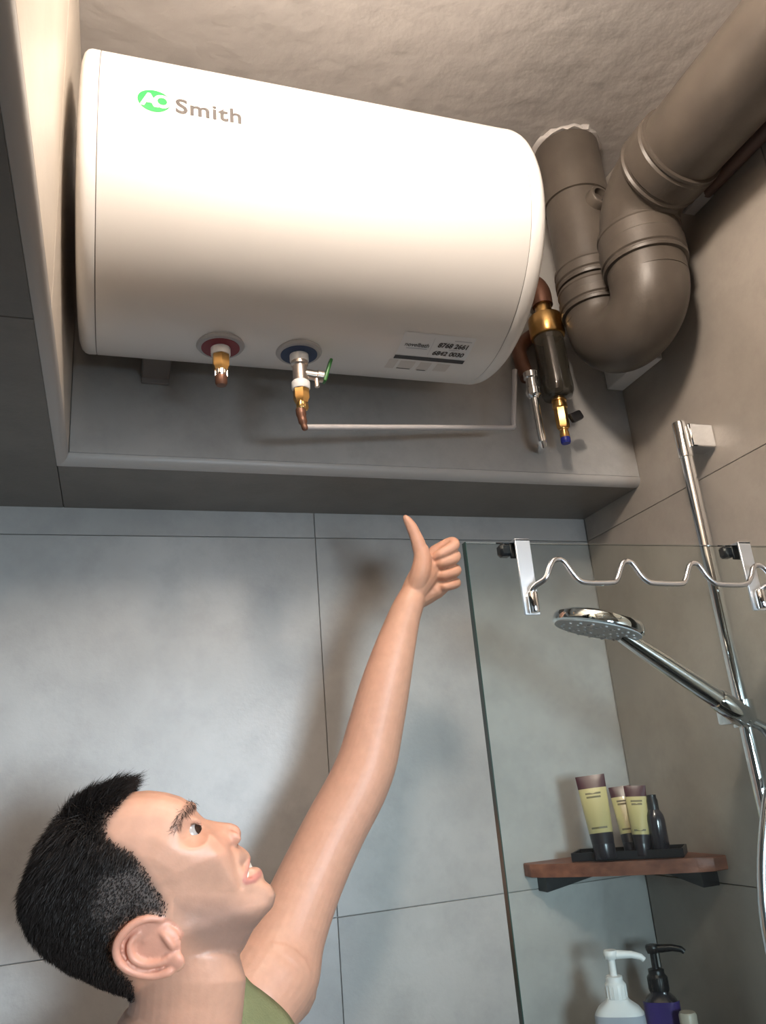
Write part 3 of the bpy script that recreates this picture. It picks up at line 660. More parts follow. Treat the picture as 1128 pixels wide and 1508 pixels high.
b = nb(); lathe(b, [(.014, 0), (.0155, .002), (.0155, zc_ - zl - .035), (.011, zc_ - zl - .025)], P, seg=28); obj('body', b, 'dark_bottle', t)
b = nb(); lathe(b, [(.0125, zc_ - zl - .026), (.0128, zc_ - zl - .004), (.011, zc_ - zl), (0, zc_ - zl + .0005)], P, seg=28); obj('cap', b, 'cream', t)

# ------------------------------------------------------------------ the man
HD = 0.77                                   # distance of the head's mid plane along the camera axis
PX = HD / F                                 # one photograph pixel there, in metres
HC = (205.0, 1310.0); HO = onD(HC[0], HC[1], HD)
er_, eu_, ew_ = Vector(CAM[0]), -Vector(CAM[1]), (Vector((0, 0, CZ)) - HO).normalized()
def hp(x, y, w=0.0):
    """point of the head: profile-plane position x, y and sideways offset w (towards his right ear)"""
    return HO + er_ * ((x - HC[0]) * PX) + eu_ * ((HC[1] - y) * PX) + ew_ * (w * PX)
man = thing('person', (0.03, 0.93, 0.004), 'man in an olive vest looking up, left arm raised in a thumbs-up', 'person')
sil = [(194, 1166), (220, 1164), (245, 1167), (268, 1174), (281, 1183), (291, 1196), (302, 1206), (322, 1210), (342, 1212), (352, 1217), (356, 1226), (354, 1236),
       (348, 1243), (359, 1248), (368, 1257), (370, 1265), (365, 1270), (365, 1275), (382, 1277), (388, 1286), (389, 1296), (400, 1304), (407, 1318), (402, 1336), (388, 1351), (372, 1371),
       (360, 1396), (340, 1424), (305, 1446), (258, 1462), (215, 1470), (180, 1463), (145, 1450), (105, 1430), (72, 1402), (49, 1373), (37, 1345), (36, 1318), (52, 1280), (67, 1248),
       (90, 1216), (108, 1192), (134, 1174), (163, 1167)]
S = []
for i in range(len(sil)):
    a, c = np.array(sil[i], float), np.array(sil[(i + 1) % len(sil)], float); n = max(1, int(np.linalg.norm(c - a) / 3.2))
    for k in range(n): S.append(a + (c - a) * k / n)
S = np.array(S)
for _ in range(1): S = 0.25 * np.roll(S, 1, 0) + 0.5 * S + 0.25 * np.roll(S, -1, 0)
RS = S - np.array(HC); PH = np.arctan2(-RS[:, 1], RS[:, 0]); RR0 = np.linalg.norm(RS, axis=1)
_or = np.argsort(PH); PG = np.linspace(-math.pi, math.pi, 721)[:-1]
RG = np.interp(PG, np.concatenate([PH[_or] - 2 * math.pi, PH[_or], PH[_or] + 2 * math.pi]), np.tile(RR0[_or], 3))
KS = np.exp(-0.5 * (np.arange(-60, 61) / 17.0) ** 2); KS /= KS.sum()
RSM = np.convolve(np.concatenate([RG[-60:], RG, RG[:60]]), KS, 'valid')
TG = np.array([0, .3, .5, .7, .8, .88, .94, .98, 1.0])
KEY = [(-180, [108, 106, 100, 86, 74, 60, 44, 26, 0]), (-135, [108, 102, 94, 79, 67, 53, 38, 22, 0]), (-90, [108, 103, 96, 80, 66, 52, 37, 21, 0]), (-60, [108, 104, 97, 78, 64, 49, 34, 19, 0]),
       (-40, [108, 102, 92, 72, 59, 45, 32, 18, 0]), (-25, [108, 100, 86, 66, 54, 42, 31, 18, 0]), (-13, [108, 99, 84, 64, 53, 42, 31, 18, 0]), (-2, [108, 99, 85, 62, 47, 35, 26, 16, 0]),
       (8, [108, 100, 88, 68, 51, 36, 24, 13, 0]), (16, [108, 102, 90, 71, 54, 37, 25, 13, 0]), (24, [108, 103, 92, 75, 60, 38, 22, 11, 0]), (30, [108, 103, 92, 75, 58, 33, 18, 12, 0]),
       (38, [108, 104, 94, 77, 60, 31, 17, 11, 0]), (47, [108, 105, 96, 78, 55, 33, 20, 11, 0]), (53, [108, 106, 98, 83, 68, 48, 32, 18, 0]), (60, [108, 107, 99, 85, 75, 63, 49, 30, 0]), (75, [108, 107, 99, 85, 75, 63, 48, 29, 0]),
       (95, [108, 107, 101, 88, 77, 63, 46, 27, 0]), (135, [108, 108, 103, 90, 78, 63, 46, 27, 0]), (180, [108, 106, 100, 86, 74, 60, 44, 26, 0])]
KA = np.array([k[0] for k in KEY], float); KW = np.array([k[1] for k in KEY], float)
def wtab(phi, t):
    row = np.array([np.interp(phi, KA, KW[:, j]) for j in range(len(TG))])
    return np.interp(t, TG, row)
b = nb(); NT = 34
ts = [1 - (1 - k / NT) ** 1.0 for k in range(NT + 1)]
ts = [math.sin(math.pi / 2 * k / NT) ** .9 for k in range(NT + 1)]
for side in (1,):
    pass
MC = [(369, 1273, 0), (367, 1279, 16), (362, 1288, 32), (356, 1296, 43)]
def _sd(p, a, c):
    ax, ay, az = (c[0] - a[0], c[1] - a[1], c[2] - a[2]); t = ((p[0] - a[0]) * ax + (p[1] - a[1]) * ay + (p[2] - a[2]) * az) / (ax * ax + ay * ay + az * az); t = min(1, max(0, t))
    return math.sqrt((p[0] - a[0] - t * ax) ** 2 + (p[1] - a[1] - t * ay) ** 2 + (p[2] - a[2] - t * az) ** 2)
def head_pt(p, t, side):
    phi = math.degrees(math.atan2(HC[1] - p[1], p[0] - HC[0])); w = wtab(phi, t)
    R1 = math.hypot(p[0] - HC[0], p[1] - HC[1]); R0 = float(np.interp(math.radians(phi), PG, RSM)); q_ = min(1, max(0, (t - .80) / .19)); q_ = q_ * q_ * (3 - 2 * q_)
    rr_ = t * (R0 + (R1 - R0) * q_); ux, uy = (p[0] - HC[0]) / R1, (p[1] - HC[1]) / R1
    x_, y_ = HC[0] + ux * rr_, HC[1] + uy * rr_
    # the open mouth: a groove from the front to the corner
    dm = min(_sd((x_, y_, w), MC[i], MC[i + 1]) for i in range(len(MC) - 1)); gq = max(0, 1 - (dm / 7.5) ** 2)
    if w > 16:
        w -= 16 * max(0, 1 - (math.hypot(x_ - 281, y_ - 1231) / 22) ** 2)                                   # eye socket
        w += 9 * math.exp(-((x_ - 312) ** 2 + (y_ - 1266) ** 2) / (2 * 20 ** 2))                           # raised cheek
        w += 5 * math.exp(-((x_ - 262) ** 2 + (y_ - 1262) ** 2) / (2 * 22 ** 2))                           # cheekbone
        w -= 5 * math.exp(-(_sd((x_, y_, 0), (336, 1248, 0), (349, 1306, 0)) / 4.5) ** 2)                  # smile fold
        w -= 4 * math.exp(-((x_ - 300) ** 2 + (y_ - 1310) ** 2) / (2 * 20 ** 2))
        w += 4 * math.exp(-(_sd((x_, y_, 0), (262, 1372, 0), (380, 1340, 0)) / 14) ** 2)                   # jaw line
    return hp(x_ - 9 * gq, y_, side * max(0, w - 10 * gq))
ctr = {s: b.verts.new(hp(HC[0], HC[1], s * 108)) for s in (1, -1)}
rim = [b.verts.new(hp(p[0], p[1], 0)) for p in S]; n = len(S)
for s in (1, -1):
    prev = None
    for t in ts[1:]:
        cur = rim if t >= 0.9999 else [b.verts.new(head_pt(p, t, s)) for p in S]
        for i in range(n):
            j = (i + 1) % n
            if prev is None: b.faces.new((ctr[s], cur[i], cur[j]))
            else: b.faces.new((prev[i], cur[i], cur[j], prev[j]))
        prev = cur
bmesh.ops.recalc_face_normals(b, faces=b.faces)
body_bm = b
def rcone(bm, p0, r0, p1, r1, seg=20):
    """round cone: capsule with two radii"""
    P0, P1 = Vector(p0), Vector(p1); d = P1 - P0
    if d.length < 1e-6: d = Vector((0, 0, 1e-4)); P1 = P0 + d
    a = d.normalized(); prof = []
    for k in range(7): th = math.pi / 2 * k / 6; prof.append((r0 * math.sin(th), -r0 * math.cos(th)))
    for k in range(7): th = math.pi / 2 * k / 6; prof.append((r1 * math.cos(th), d.length + r1 * math.sin(th)))
    lathe(bm, prof, P0, a, seg)
def chain(bm, pts, n=5, seg=20):
    """pts: (vector, radius); smooth chain of round cones as one loft"""
    q = bez([(*p, r) for p, r in pts], n)
    P = [Vector(x[:3]) for x in q]; R = [float(x[3]) for x in q]
    d0 = (P[0] - P[1]).normalized(); d1 = (P[-1] - P[-2]).normalized()
    PP = [P[0] + d0 * R[0] * math.cos(th) for th in (0.1, .5, 1.0)] + P + [P[-1] + d1 * R[-1] * math.sin(th) for th in (.55, 1.05, 1.47)]
    RR = [R[0] * math.sin(th) for th in (0.1, .5, 1.0)] + R + [R[-1] * math.cos(th) for th in (.55, 1.05, 1.47)]
    tube(bm, PP, RR, seg)
def ell(bm, c, ru, rv, rw, U, V, W, seg=20):
    rings = []
    for k in range(1, 14):
        th = math.pi * k / 14
        rings.append([Vector(c) + W * (-rw * math.cos(th)) + (U * (ru * math.cos(p)) + V * (rv * math.sin(p))) * math.sin(th) for p in (2 * math.pi * i / seg for i in range(seg))])
    ring_faces(bm, rings)
# face features, both sides
for s in (1, -1):
    ell(b, hp(338, 1236, s * 22), 15 * PX, 11 * PX, 10 * PX, er_, eu_, ew_)                                   # nostril wing
    chain(b, [(hp(294, 1223, s * 30), 3.0 * PX), (hp(289, 1214, s * 42), 4.2 * PX), (hp(278, 1212, s * 54), 4.4 * PX), (hp(264, 1225, s * 62), 3.2 * PX)], 4, 12)   # upper lid
    chain(b, [(hp(295, 1234, s * 30), 2.4 * PX), (hp(290, 1246, s * 42), 3.2 * PX), (hp(278, 1248, s * 54), 3.4 * PX), (hp(264, 1232, s * 63), 3.0 * PX)], 4, 12)   # lower lid
    chain(b, [(hp(282, 1190, s * 14), 7 * PX), (hp(276, 1192, s * 36), 8 * PX), (hp(264, 1202, s * 58), 8 * PX), (hp(250, 1220, s * 72), 6 * PX)], 4, 14)           # brow ridge
    # ear: plate, helix, inner ridge, tragus, lobe
    W0 = 101
    def e(x, y, w): return hp(x, y, s * (W0 + w))
    ell(b, e(219, 1388, 2), 45 * PX, 36 * PX, 7 * PX, er_, eu_, ew_)
    helix = [(236, 1350, 2), (217, 1349, 8), (198, 1356, 12), (182, 1371, 15), (174, 1388, 16), (177, 1405, 16), (188, 1417, 14), (206, 1424, 12), (226, 1426, 11), (246, 1421, 10)]
    chain(b, [(e(*p), r * PX) for p, r in zip(helix, (4.5, 5.5, 6, 6, 6, 6, 6, 6, 6, 6.5))], 5, 12)
    chain(b, [(e(205, 1368, 6), 4 * PX), (e(193, 1383, 11), 5 * PX), (e(196, 1402, 12), 5.5 * PX), (e(214, 1411, 11), 5.5 * PX), (e(236, 1408, 10), 5 * PX), (e(247, 1399, 8), 4.5 * PX)], 5, 12)
    ell(b, e(253, 1408, 5), 15 * PX, 15 * PX, 8 * PX, er_, eu_, ew_)
    chain(b, [(e(234, 1366, 3), 5 * PX), (e(243, 1376, 7), 6 * PX), (e(250, 1386, 6), 6 * PX)], 4, 12)
    chain(b, [(e(222, 1372, 5), 3.5 * PX), (e(212, 1380, 7), 3 * PX)], 3, 10)
# lips
UL = [(366, 1263, 0), (364, 1268, 16), (360, 1279, 32), (355, 1294, 45)]
LL = [(381, 1283, 0), (377, 1289, 17), (368, 1296, 33), (356, 1298, 45)]
for s in (1, -1):
    chain(b, [(hp(x, y, s * w), r * PX) for (x, y, w), r in zip(UL, (3.4, 3.4, 3.4, 2.8))], 4, 12)
    chain(b, [(hp(x, y, s * w), r * PX) for (x, y, w), r in zip(LL, (4.6, 4.8, 4.4, 2.8))], 4, 12)
# neck: oval loft from the skull base down to the chest
def oval(c, u, v, ru, rv, n=40, p=1.0):
    o = []
    for i in range(n):
        th = 2 * math.pi * i / n; ct, st_ = math.cos(th), math.sin(th)
        o.append(Vector(c) + Vector(u) * (ru * math.copysign(abs(ct) ** p, ct)) + Vector(v) * (rv * math.copysign(abs(st_) ** p, st_)))
    return o
fx, fy, fz = Vector((1, 0, 0)), Vector((0, 1, 0)), Vector((0, 0, 1))
rings = [oval(hp(x, y, w), er_, ew_, a * PX, c * PX) for x, y, w, a, c in
         ((262, 1375, 0, 62, 66), (272, 1405, 0, 80, 78), (277, 1440, 0, 85, 82), (275, 1475, -2, 84, 84), (270, 1508, -4, 86, 88), (264, 1545, -8, 96, 100))]
ring_faces(b, rings)
# torso (chest core under the vest) in room axes; he faces +x
NB = hp(262, 1550, -8)
tx, ty, tz = NB.x - .035, NB.y, NB.z
TOR = [(.040, .035, .050, .054), (.012, .031, .066, .080), (-.015, .022, .078, .112), (-.042, .012, .090, .146), (-.075, .005, .100, .168), (-.14, .0, .112, .178), (-.24, .005, .118, .172), (-.36, .0, .112, .155), (-.46, .0, .108, .148), (-.56, -.005, .112, .158), (-.64, -.005, .112, .165), (-.70, -.005, .09, .15)]
def torso_ring(dz, dx, rx, ry, g=0.0, n=48): return oval((tx + dx, ty, tz + dz), fx, fy, rx + g, ry + g, n, .85)
ring_faces(b, [torso_ring(*q) for q in TOR])
# left arm, raised
SH = onD(392, 1452, .945); 
ARM = [(onD(372, 1476, .925), .056), (onD(402, 1428, .955), .058), (onD(425, 1372, .980), .0475), (onD(457, 1296, 1.012), .0430), (onD(492, 1222, 1.040), .0415), (onD(524, 1162, 1.060), .0410), (onD(541, 1120, 1.072), .0400),
       (onD(552, 1075, 1.082), .0380), (onD(566, 1015, 1.092), .0345), (onD(580, 960, 1.102), .0290), (onD(594, 912, 1.112), .0232), (onD(604, 886, 1.118), .0204), (onD(612, 866, 1.126), .0155), (onD(620, 850, 1.132), .009)]
chain(b, ARM, 5, 36)
ell(b, onD(396, 1446, .955), .058, .062, .055, er_, eu_, ew_)                         # deltoid
ell(b, onD(345, 1530, .93), .060, .045, .050, er_, eu_, ew_)                            # trapezius slope
# left hand: palm, thumb and four curled fingers
HA = 1.125; HP = HA / F
def q(x, y, dz=0.0): return onD(x, y, HA + dz)
def hand_chain(pts, n=4, seg=16): chain(b, [(q(x, y, dz * HP), r * HP) for x, y, dz, r in pts], n, seg)
ell(b, q(634, 846, 14), 1, 1, 1, er_, eu_, ew_) if False else None
hand_chain([(596, 908, 0, 14), (602, 890, 0, 17), (611, 870, 0, 20), (622, 852, 4, 22), (632, 838, 10, 22), (640, 826, 16, 19)])        # palm, thumb side
hand_chain([(616, 880, 4, 17), (632, 872, 8, 16), (646, 862, 14, 15), (655, 852, 20, 14)])        # palm, little-finger side
hand_chain([(640, 870, 6, 14), (652, 858, 10, 14), (657, 840, 13, 15), (655, 818, 16, 14)])       # knuckle row behind
hand_chain([(597, 908, 4, 9), (605, 885, 0, 13), (613, 864, -5, 15), (619, 845, -9, 15.5), (622, 828, -8, 14), (621, 811, -6, 11.5)], 5)   # thenar
hand_chain([(620, 815, -6, 11), (616, 800, -6, 10.5), (611, 787, -5, 9), (606, 776, -4, 8.3), (600, 766, -4, 6.2), (597.5, 762.5, -4, 4.6)], 5)   # thumb
FING = [((640, 812, 18), (664, 799, 10), (668, 804, 0), (650, 815, -6), (643, 819, -5), 8.6), ((646, 822, 20), (668, 817, 10), (669, 822, 0), (653, 829, -6), (646, 830, -4), 8.4),
        ((648, 840, 20), (669, 838, 10), (670, 842, 0), (654, 847, -5), (647, 847, -3), 8.2), ((648, 856, 18), (670, 857, 10), (670.5, 860, 1), (657, 864, -4), (651, 863, -2), 7.0)]
for a0, a1, a2, a3, a4, r in FING:
    hand_chain([(*a0, r * 1.1), (*a1, r * 1.02), (*a2, r), (*a3, r * .95), (*a4, r * .82)], 4, 14)
# right arm, hanging by his side
rs = Vector((tx + .005, ty - .170, tz - .055))
ra = [(rs, .052), (rs + Vector((-.005, -.022, -.07)), .048), (rs + Vector((-.02, -.035, -.18)), .043), (rs + Vector((-.02, -.042, -.30)), .039), (rs + Vector((.0, -.045, -.38)), .037), (rs + Vector((.035, -.045, -.47)), .031), (rs + Vector((.065, -.042, -.545)), .024)]
chain(b, ra, 5, 28)
hw_ = ra[-1][0]
chain(b, [(hw_, .024), (hw_ + Vector((.015, .004, -.04)), .027), (hw_ + Vector((.024, .006, -.075)), .025)], 4, 18)
for k, (dy_, ln) in enumerate(((-.002, .075), (.0, .084), (.0, .078), (.0, .060))):
    o = hw_ + Vector((.045 - .018 * k, .004, -.085 - .002 * (k % 2)))
    chain(b, [(o, .0088), (o + Vector((.008, .006, -ln * .45)), .0084), (o + Vector((.006, .018, -ln * .8)), .0078), (o + Vector((.0, .028, -ln)), .0066)], 3, 12)
chain(b, [(hw_ + Vector((.030, .004, -.035)), .011), (hw_ + Vector((.052, .008, -.062)), .0100), (hw_ + Vector((.058, .014, -.090)), .0085)], 4, 12)
tmp = bpy.data.meshes.new('tmp'); b.to_mesh(tmp); b.free()
to = bpy.data.objects.new('tmp', tmp); col.objects.link(to)
md = to.modifiers.new('r', 'REMESH'); md.mode = 'VOXEL'; md.voxel_size = 0.0014; md.use_smooth_shade = True
ms = to.modifiers.new('s', 'SMOOTH'); ms.factor = 0.5; ms.iterations = 5
dg = bpy.context.evaluated_depsgraph_get()
me = bpy.data.meshes.new_from_object(to.evaluated_get(dg)); bpy.data.objects.remove(to); bpy.data.meshes.remove(tmp)
me.name = 'body'
nv = len(me.vertices); co = np.empty(nv * 3, 'f'); me.vertices.foreach_get('co', co); co = co.reshape(-1, 3).astype(float)
nrm = np.empty(nv * 3, 'f'); me.vertices.foreach_get('normal', nrm); nrm = nrm.reshape(-1, 3).astype(float)
rel = co - np.array(HO); _c = rel @ np.linalg.inv(np.array([er_, eu_, ew_])) / PX; U = _c[:, 0] + HC[0]; V = HC[1] - _c[:, 1]; Wd = _c[:, 2]
isH = (np.linalg.norm(rel, axis=1) < .24) & (np.abs(Wd) < 135)
def sstep(x, a, c): t = np.clip((x - a) / (c - a), 0, 1); return t * t * (3 - 2 * t)
def inpoly(x, y, poly):
    r = np.zeros(x.shape, bool); m = len(poly)
    for i in range(m):
        x0, y0 = poly[i]; x1, y1 = poly[(i + 1) % m]
        c = ((y0 > y) != (y1 > y)) & (x < (x1 - x0) * (y - y0) / (y1 - y0 + 1e-9) + x0); r ^= c
    return r
def pdist(x, y, poly, closed=True):
    d = np.full(x.shape, 1e9); m = len(poly)
    for i in range(m if closed else m - 1):
        a = np.array(poly[i], float); c = np.array(poly[(i + 1) % m], float); ab = c - a
        t = np.clip(((x - a[0]) * ab[0] + (y - a[1]) * ab[1]) / (ab @ ab + 1e-9), 0, 1)
        d = np.minimum(d, np.hypot(x - a[0] - t * ab[0], y - a[1] - t * ab[1]))
    return d
def seg3(x, y, w, pts):
    d = np.full(x.shape, 1e9); p = np.stack([x, y, np.abs(w)], -1)
    for i in range(len(pts) - 1):
        a = np.array(pts[i], float); c = np.array(pts[i + 1], float); ab = c - a
        t = np.clip(((p - a) @ ab) / (ab @ ab), 0, 1); d = np.minimum(d, np.linalg.norm(p - a - t[:, None] * ab, axis=1))
    return d
HAIRP = [(205, 1120), (197, 1165), (182, 1188), (165, 1210), (159, 1230), (172, 1246), (197, 1258), (213, 1280), (231, 1308), (243, 1330), (240, 1346), (215, 1346), (190, 1356), (172, 1372), (166, 1390), (170, 1412), (184, 1428), (196, 1440), (200, 1470), (150, 1490), (-40, 1460), (-40, 1120)]
FADE = [(150, 1262), (215, 1252), (250, 1300), (262, 1350), (190, 1362), (160, 1390), (118, 1345), (130, 1285)]
base = np.array([0.64, 0.345, 0.235])
tint = np.tile(base, (nv, 1))
rngn = np.random.default_rng(5)
inside = inpoly(U, V, HAIRP) & isH
dH = pdist(U, V, HAIRP); sgn = np.where(inside, dH, -dH)
earz = (np.hypot((U - 219) / 52, (V - 1388) / 44) < 1) & (np.abs(Wd) > 96)
k = np.where(isH & ~earz, sstep(sgn, -9, 14), 0)
fad = np.where(inpoly(U, V, FADE), sstep(pdist(U, V, FADE), 0, 38), 0)
scalp = np.array([0.045, 0.035, 0.03]) * (1 - fad)[:, None] + np.array([0.135, 0.105, 0.092]) * fad[:, None]
tint = tint * (1 - k)[:, None] + scalp * k[:, None]
BROW = [(280, 1189), (272, 1197), (262, 1210), (254, 1226)]
bk_ = np.where(isH & (np.abs(Wd) > 6) & (np.abs(Wd) < 90), .55 * (1 - sstep(pdist(U, V, BROW, False), 2, 9)), 0)
tint = tint * (1 - bk_)[:, None] + np.array([0.14, 0.08, 0.06]) * bk_[:, None]
# stubble on jaw, chin and upper lip
STB = [(228, 1300), (262, 1308), (300, 1306), (330, 1306), (350, 1312), (372, 1318), (398, 1300), (440, 1310), (430, 1370), (400, 1420), (360, 1430), (310, 1425), (270, 1410), (250, 1385), (238, 1350)]
sb_ = np.where(isH & (np.abs(Wd) < 100) & ~earz & (k < .1), np.where(inpoly(U, V, STB), sstep(pdist(U, V, STB), 0, 46), 0), 0)
MUS = [(352, 1247), (366, 1258), (364, 1268), (352, 1282), (344, 1272), (346, 1256)]
sb_ = np.maximum(sb_, np.where(isH & inpoly(U, V, MUS), .55 * sstep(pdist(U, V, MUS), 0, 6), 0))
tint = tint * (1 - .60 * sb_)[:, None] + np.array([0.20, 0.135, 0.115]) * (.60 * sb_)[:, None]
lip = np.maximum((1 - sstep(seg3(U, V, Wd, UL), 3, 5.5)) * .7, 1 - sstep(seg3(U, V, Wd, LL), 4.5, 7)); lip = np.where(isH, lip, 0)
tint = tint * (1 - .75 * lip)[:, None] + np.array([0.56, 0.19, 0.16]) * (.75 * lip)[:, None]
nos = np.where(isH & (np.abs(Wd) > 4) & (np.abs(Wd) < 19), .8 * np.exp(-((U - 345) ** 2 / 30 + (V - 1243.5) ** 2 / 9)), 0)
tint = tint * (1 - nos)[:, None] + np.array([0.10, 0.03, 0.025]) * nos[:, None]
red = np.where(earz, .35, 0) + np.where(isH, .25 * np.exp(-((U - 345) ** 2 + (V - 1228) ** 2) / 300), 0) + np.where(isH, .18 * np.exp(-((U - 315) ** 2 + (V - 1245) ** 2) / 700), 0)
tint = tint * (1 - red)[:, None] + np.array([0.62, 0.22, 0.16]) * red[:, None]
tint[:, :] = np.clip(tint, 0, 1)
ca = me.color_attributes.new('tint', 'FLOAT_COLOR', 'POINT'); ca.data.foreach_set('color', np.concatenate([tint, np.ones((nv, 1))], 1).astype('f').ravel())
o0 = ORG[man.name]
me.transform(Matrix.Translation(-o0)); me.materials.clear(); me.materials.append(MATS['skin'])
for p in me.polygons: p.use_smooth = True
bo = bpy.data.objects.new('body', me); col.objects.link(bo); bo.parent = man; ORG[bo.name] = o0
# eyes, teeth
for s in (1, -1):
    bb = nb(); c = hp(277, 1231, s * 44)
    lathe(bb, [(18.5 * PX * math.sin(t), -18.5 * PX * math.cos(t)) for t in np.linspace(.05, math.pi - .05, 16)], c, (0, 0, 1), 28); eo = obj('eye', bb, 'eye_white', man, 60)
    gz = (er_ * .84 + eu_ * .48 + ew_ * (.30 * s)).normalized(); u, v, a = frame(gz); r = 18.5 * PX
    bb = nb(); lathe(bb, [(r * math.sin(t), r * math.cos(t) + .0003) for t in (.47, .45, .3, .15, .001)], c, gz, 24, cap=False); obj('iris', bb, 'iris', eo, 60)
bb = nb(); pts = [hp(x, y, w) for x, y, w in ((352, 1294, -40), (360, 1285, -31), (366, 1277, -16), (369, 1271, 0), (366, 1277, 16), (360, 1285, 31), (352, 1294, 40))]
P = [Vector(x) for x in bez(pts, 5)]; ad_ = (er_ * .45 - eu_ * .9).normalized()
ring_faces(bb, [[p - ad_ * 6 * PX for p in P], [p + ad_ * 6 * PX for p in P], [p + ad_ * 6 * PX - er_ * 6 * PX for p in P], [p - ad_ * 6 * PX - er_ * 6 * PX for p in P], [p - ad_ * 6 * PX for p in P]], close=False, cap=False)
obj('teeth', bb, 'teeth', man, 60)
# hair: short tapered strands grown from the scalp
vi = np.where((k > .35) & isH)[0]
rngn.shuffle(vi)
def strands(name, idx, length, up_bias, count, wid, seed, dirf):
    r = np.random.default_rng(seed); pick = r.choice(idx, count)
    VV, FF = [], []
    for j in pick:
        p = co[j] - np.array(o0) + r.normal(0, .0006, 3); nn = nrm[j]; L = length(j) * r.uniform(.65, 1.25)
        L = max(L, .0022)
        d = dirf(j) + r.normal(0, .22, 3); d = d - nn * (d @ nn); d = d / (np.linalg.norm(d) + 1e-9)
        g1 = nn * up_bias + d * (1 - up_bias); g1 /= np.linalg.norm(g1); g2 = nn * up_bias * .45 + d * (1 - up_bias * .45) + r.normal(0, .12, 3); g2 /= np.linalg.norm(g2)
        sd_ = np.cross(g1, r.normal(0, 1, 3)); sd_ /= np.linalg.norm(sd_) + 1e-9
        p1 = p + g1 * L * .5; p2 = p1 + g2 * L * .5; n0 = len(VV)
        VV += [p - sd_ * wid, p + sd_ * wid, p1 + sd_ * wid * .8, p1 - sd_ * wid * .8, p2]; FF += [(n0, n0 + 1, n0 + 2, n0 + 3), (n0 + 3, n0 + 2, n0 + 4)]
    mh = bpy.data.meshes.new(name); mh.from_pydata([tuple(x) for x in VV], [], FF); mh.materials.append(MATS['hair'])
    for p in mh.polygons: p.use_smooth = True
    oh = bpy.data.objects.new(name, mh); col.objects.link(oh); oh.parent = man; ORG[oh.name] = o0; return oh
def hlen(j):
    u_, v_ = U[j], V[j]; top = float(np.clip((1330 - v_ + (160 - u_) * .55) / 150, 0, 1))
    front = math.exp(-((u_ - 175) ** 2 + (v_ - 1172) ** 2) / 900)
    back = float(np.clip((120 - u_) / 60, 0, 1)) * .6
    return (.0055 + .012 * max(top, back) + .010 * front) * (1 - .75 * fad[j]) * min(1, .30 + max(0, sgn[j]) / 16)
cf = CAM.T @ np.array([.25, -.15, 0]); cdn = CAM.T
def hdir(j):
    u_, v_ = U[j], V[j]
    # combed forward over the crown, downwards on the sides and back
    t = float(np.clip((1260 - v_) / 90, 0, 1)); im = t * np.array([.85, -.45, 0]) + (1 - t) * np.array([-.25, .95, 0])
    return CAM.T @ im
hr = strands('hair', vi, hlen, .55, 42000, .00032, 11, hdir)
# eyebrows and lashes
bd_ = pdist(U, V, BROW, False)
brow = np.where(isH & (bd_ < 5.5) & (np.abs(Wd) > 8))[0]
if len(brow): strands('eyebrow', brow, lambda j: .0055, .22, 700, .00016, 4, lambda j: CAM.T @ np.array([-.55, .8, 0]))['kind'] = 'stuff'
lash = np.where(isH & (seg3(U, V, Wd, [(291, 1227, 31), (286, 1220, 42), (279, 1219, 54)]) < 5.0))[0]
if len(lash): strands('eyelashes', lash, lambda j: .0050, .5, 90, .00016, 6, lambda j: CAM.T @ np.array([.8, -.2, 0]))['kind'] = 'stuff'
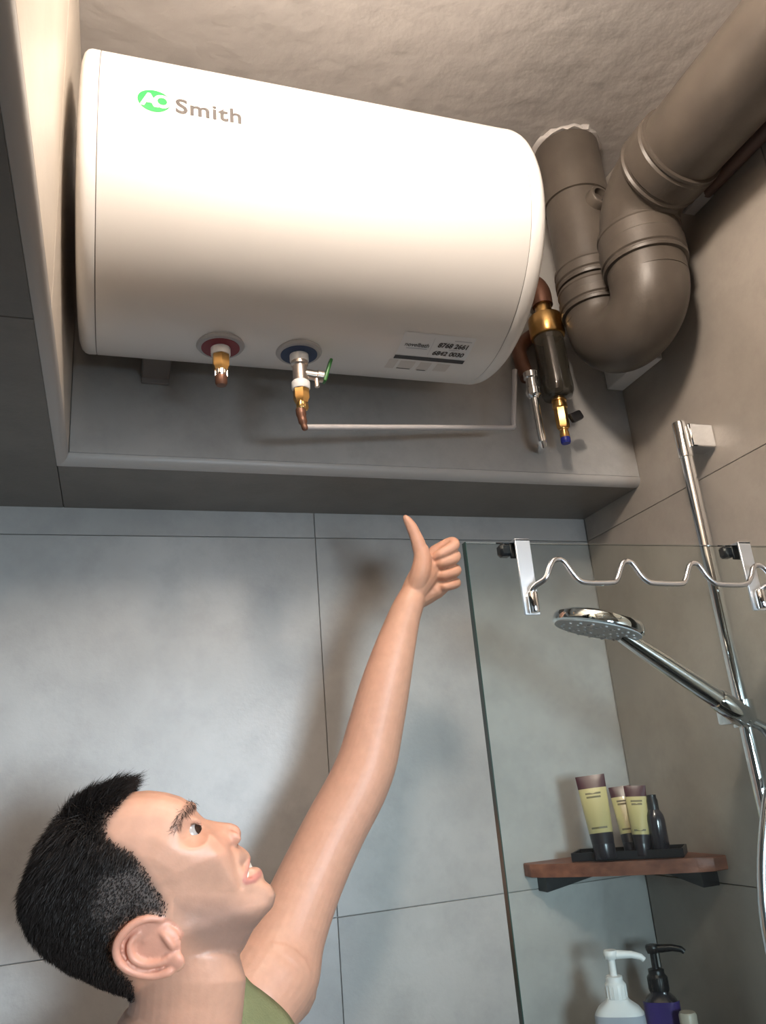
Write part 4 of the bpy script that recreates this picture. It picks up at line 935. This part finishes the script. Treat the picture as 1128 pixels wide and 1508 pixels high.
# olive vest, trousers, shoes
b = nb()
VT = bez([q_ for q_ in TOR if -.66 < q_[0] < .013], 14) 
ring_faces(b, [torso_ring(*[float(x) for x in v_], .011, 192) for v_ in VT], cap=False)
def cut(f):
    c = f.calc_center_median(); dy_ = abs(c.y - ty); dz_ = c.z - tz
    if dz_ < -.19: return False
    if dy_ > .126 - max(0, -.10 - dz_) * -.0: return True
    return dy_ < .062 and dz_ > (-.075 if c.x > tx else -.035)
bmesh.ops.delete(b, geom=[f for f in b.faces if cut(f)], context='FACES')
ves = obj('vest', b, 'shirt', man, 60); sm = ves.modifiers.new('s', 'SOLIDIFY'); sm.thickness = .004
for sd2 in (1,):
    if sd2 == 1:
        E1 = [onD(352, 1430, .862), onD(366, 1449, .868), onD(384, 1463, .874), (onD(405, 1480, .876)), onD(424, 1500, .874), onD(440, 1530, .868), onD(452, 1570, .862)]
        E2 = [onD(318, 1492, .845), onD(330, 1512, .832), onD(345, 1536, .822), onD(362, 1560, .818), onD(380, 1590, .818), onD(396, 1622, .82), onD(410, 1660, .824)]
    else:
        E1 = [Vector((tx - .10 + .034 * q_, ty - .112, tz - .06 + .05 * math.sin(math.pi * q_ / 6))) for q_ in range(7)]
        E2 = [Vector((tx - .09 + .032 * q_, ty - .070, tz - .05 + .06 * math.sin(math.pi * q_ / 6))) for q_ in range(7)]
    c1 = [Vector(v_) for v_ in bez(E1, 4)]; c2 = [Vector(v_) for v_ in bez(E2, 4)]
    b = nb(); rows = []
    for r_ in range(9):
        f_ = r_ / 8; rows.append([p.lerp(q2, f_) + (Vector((0, 0, CZ)) - p).normalized() * (.010 * math.sin(math.pi * f_)) for p, q2 in zip(c1, c2)])
    ring_faces(b, rows, close=False, cap=False)
    so_ = obj('shoulder_strap', b, 'shirt', ves, 60); sm = so_.modifiers.new('s', 'SOLIDIFY'); sm.thickness = .004; sm.offset = -1
b = nb()
ring_faces(b, [torso_ring(-.56, -.005, .126, .172), torso_ring(-.64, -.005, .130, .182), torso_ring(-.70, -.005, .125, .178), torso_ring(-.76, -.005, .11, .172)])
for s in (1, -1):
    ring_faces(b, [oval(c, fx, fy, r, r * .95) for c, r in (((tx - .005, ty + s * .086, tz - .70), .102), ((tx, ty + s * .09, .74), .094), ((tx - .005, ty + s * .095, .48), .076), ((tx - .015, ty + s * .1, .28), .066), ((tx - .02, ty + s * .104, .09), .060))])
tmp = bpy.data.meshes.new('tmp'); b.to_mesh(tmp); b.free(); to = bpy.data.objects.new('tmp', tmp); col.objects.link(to)
md = to.modifiers.new('r', 'REMESH'); md.mode = 'VOXEL'; md.voxel_size = 0.008; ms = to.modifiers.new('s', 'SMOOTH'); ms.iterations = 5
me2 = bpy.data.meshes.new_from_object(to.evaluated_get(bpy.context.evaluated_depsgraph_get())); bpy.data.objects.remove(to); bpy.data.meshes.remove(tmp)
me2.transform(Matrix.Translation(-o0)); me2.materials.append(MATS['trousers'])
for p in me2.polygons: p.use_smooth = True
tr = bpy.data.objects.new('trousers', me2); col.objects.link(tr); tr.parent = man
for s in (1, -1):
    b = nb(); cx, cy = tx + .02, ty + s * .107
    ring_faces(b, [oval((cx + dx, cy, z), fx, fy, rx, ry, 28, .85) for z, dx, rx, ry in ((.004, .02, .125, .044), (.020, .02, .130, .047), (.040, .015, .122, .045), (.062, -.01, .092, .041), (.085, -.045, .056, .038), (.105, -.05, .048, .037))])
    obj('shoe', b, 'shoe', man, 50)
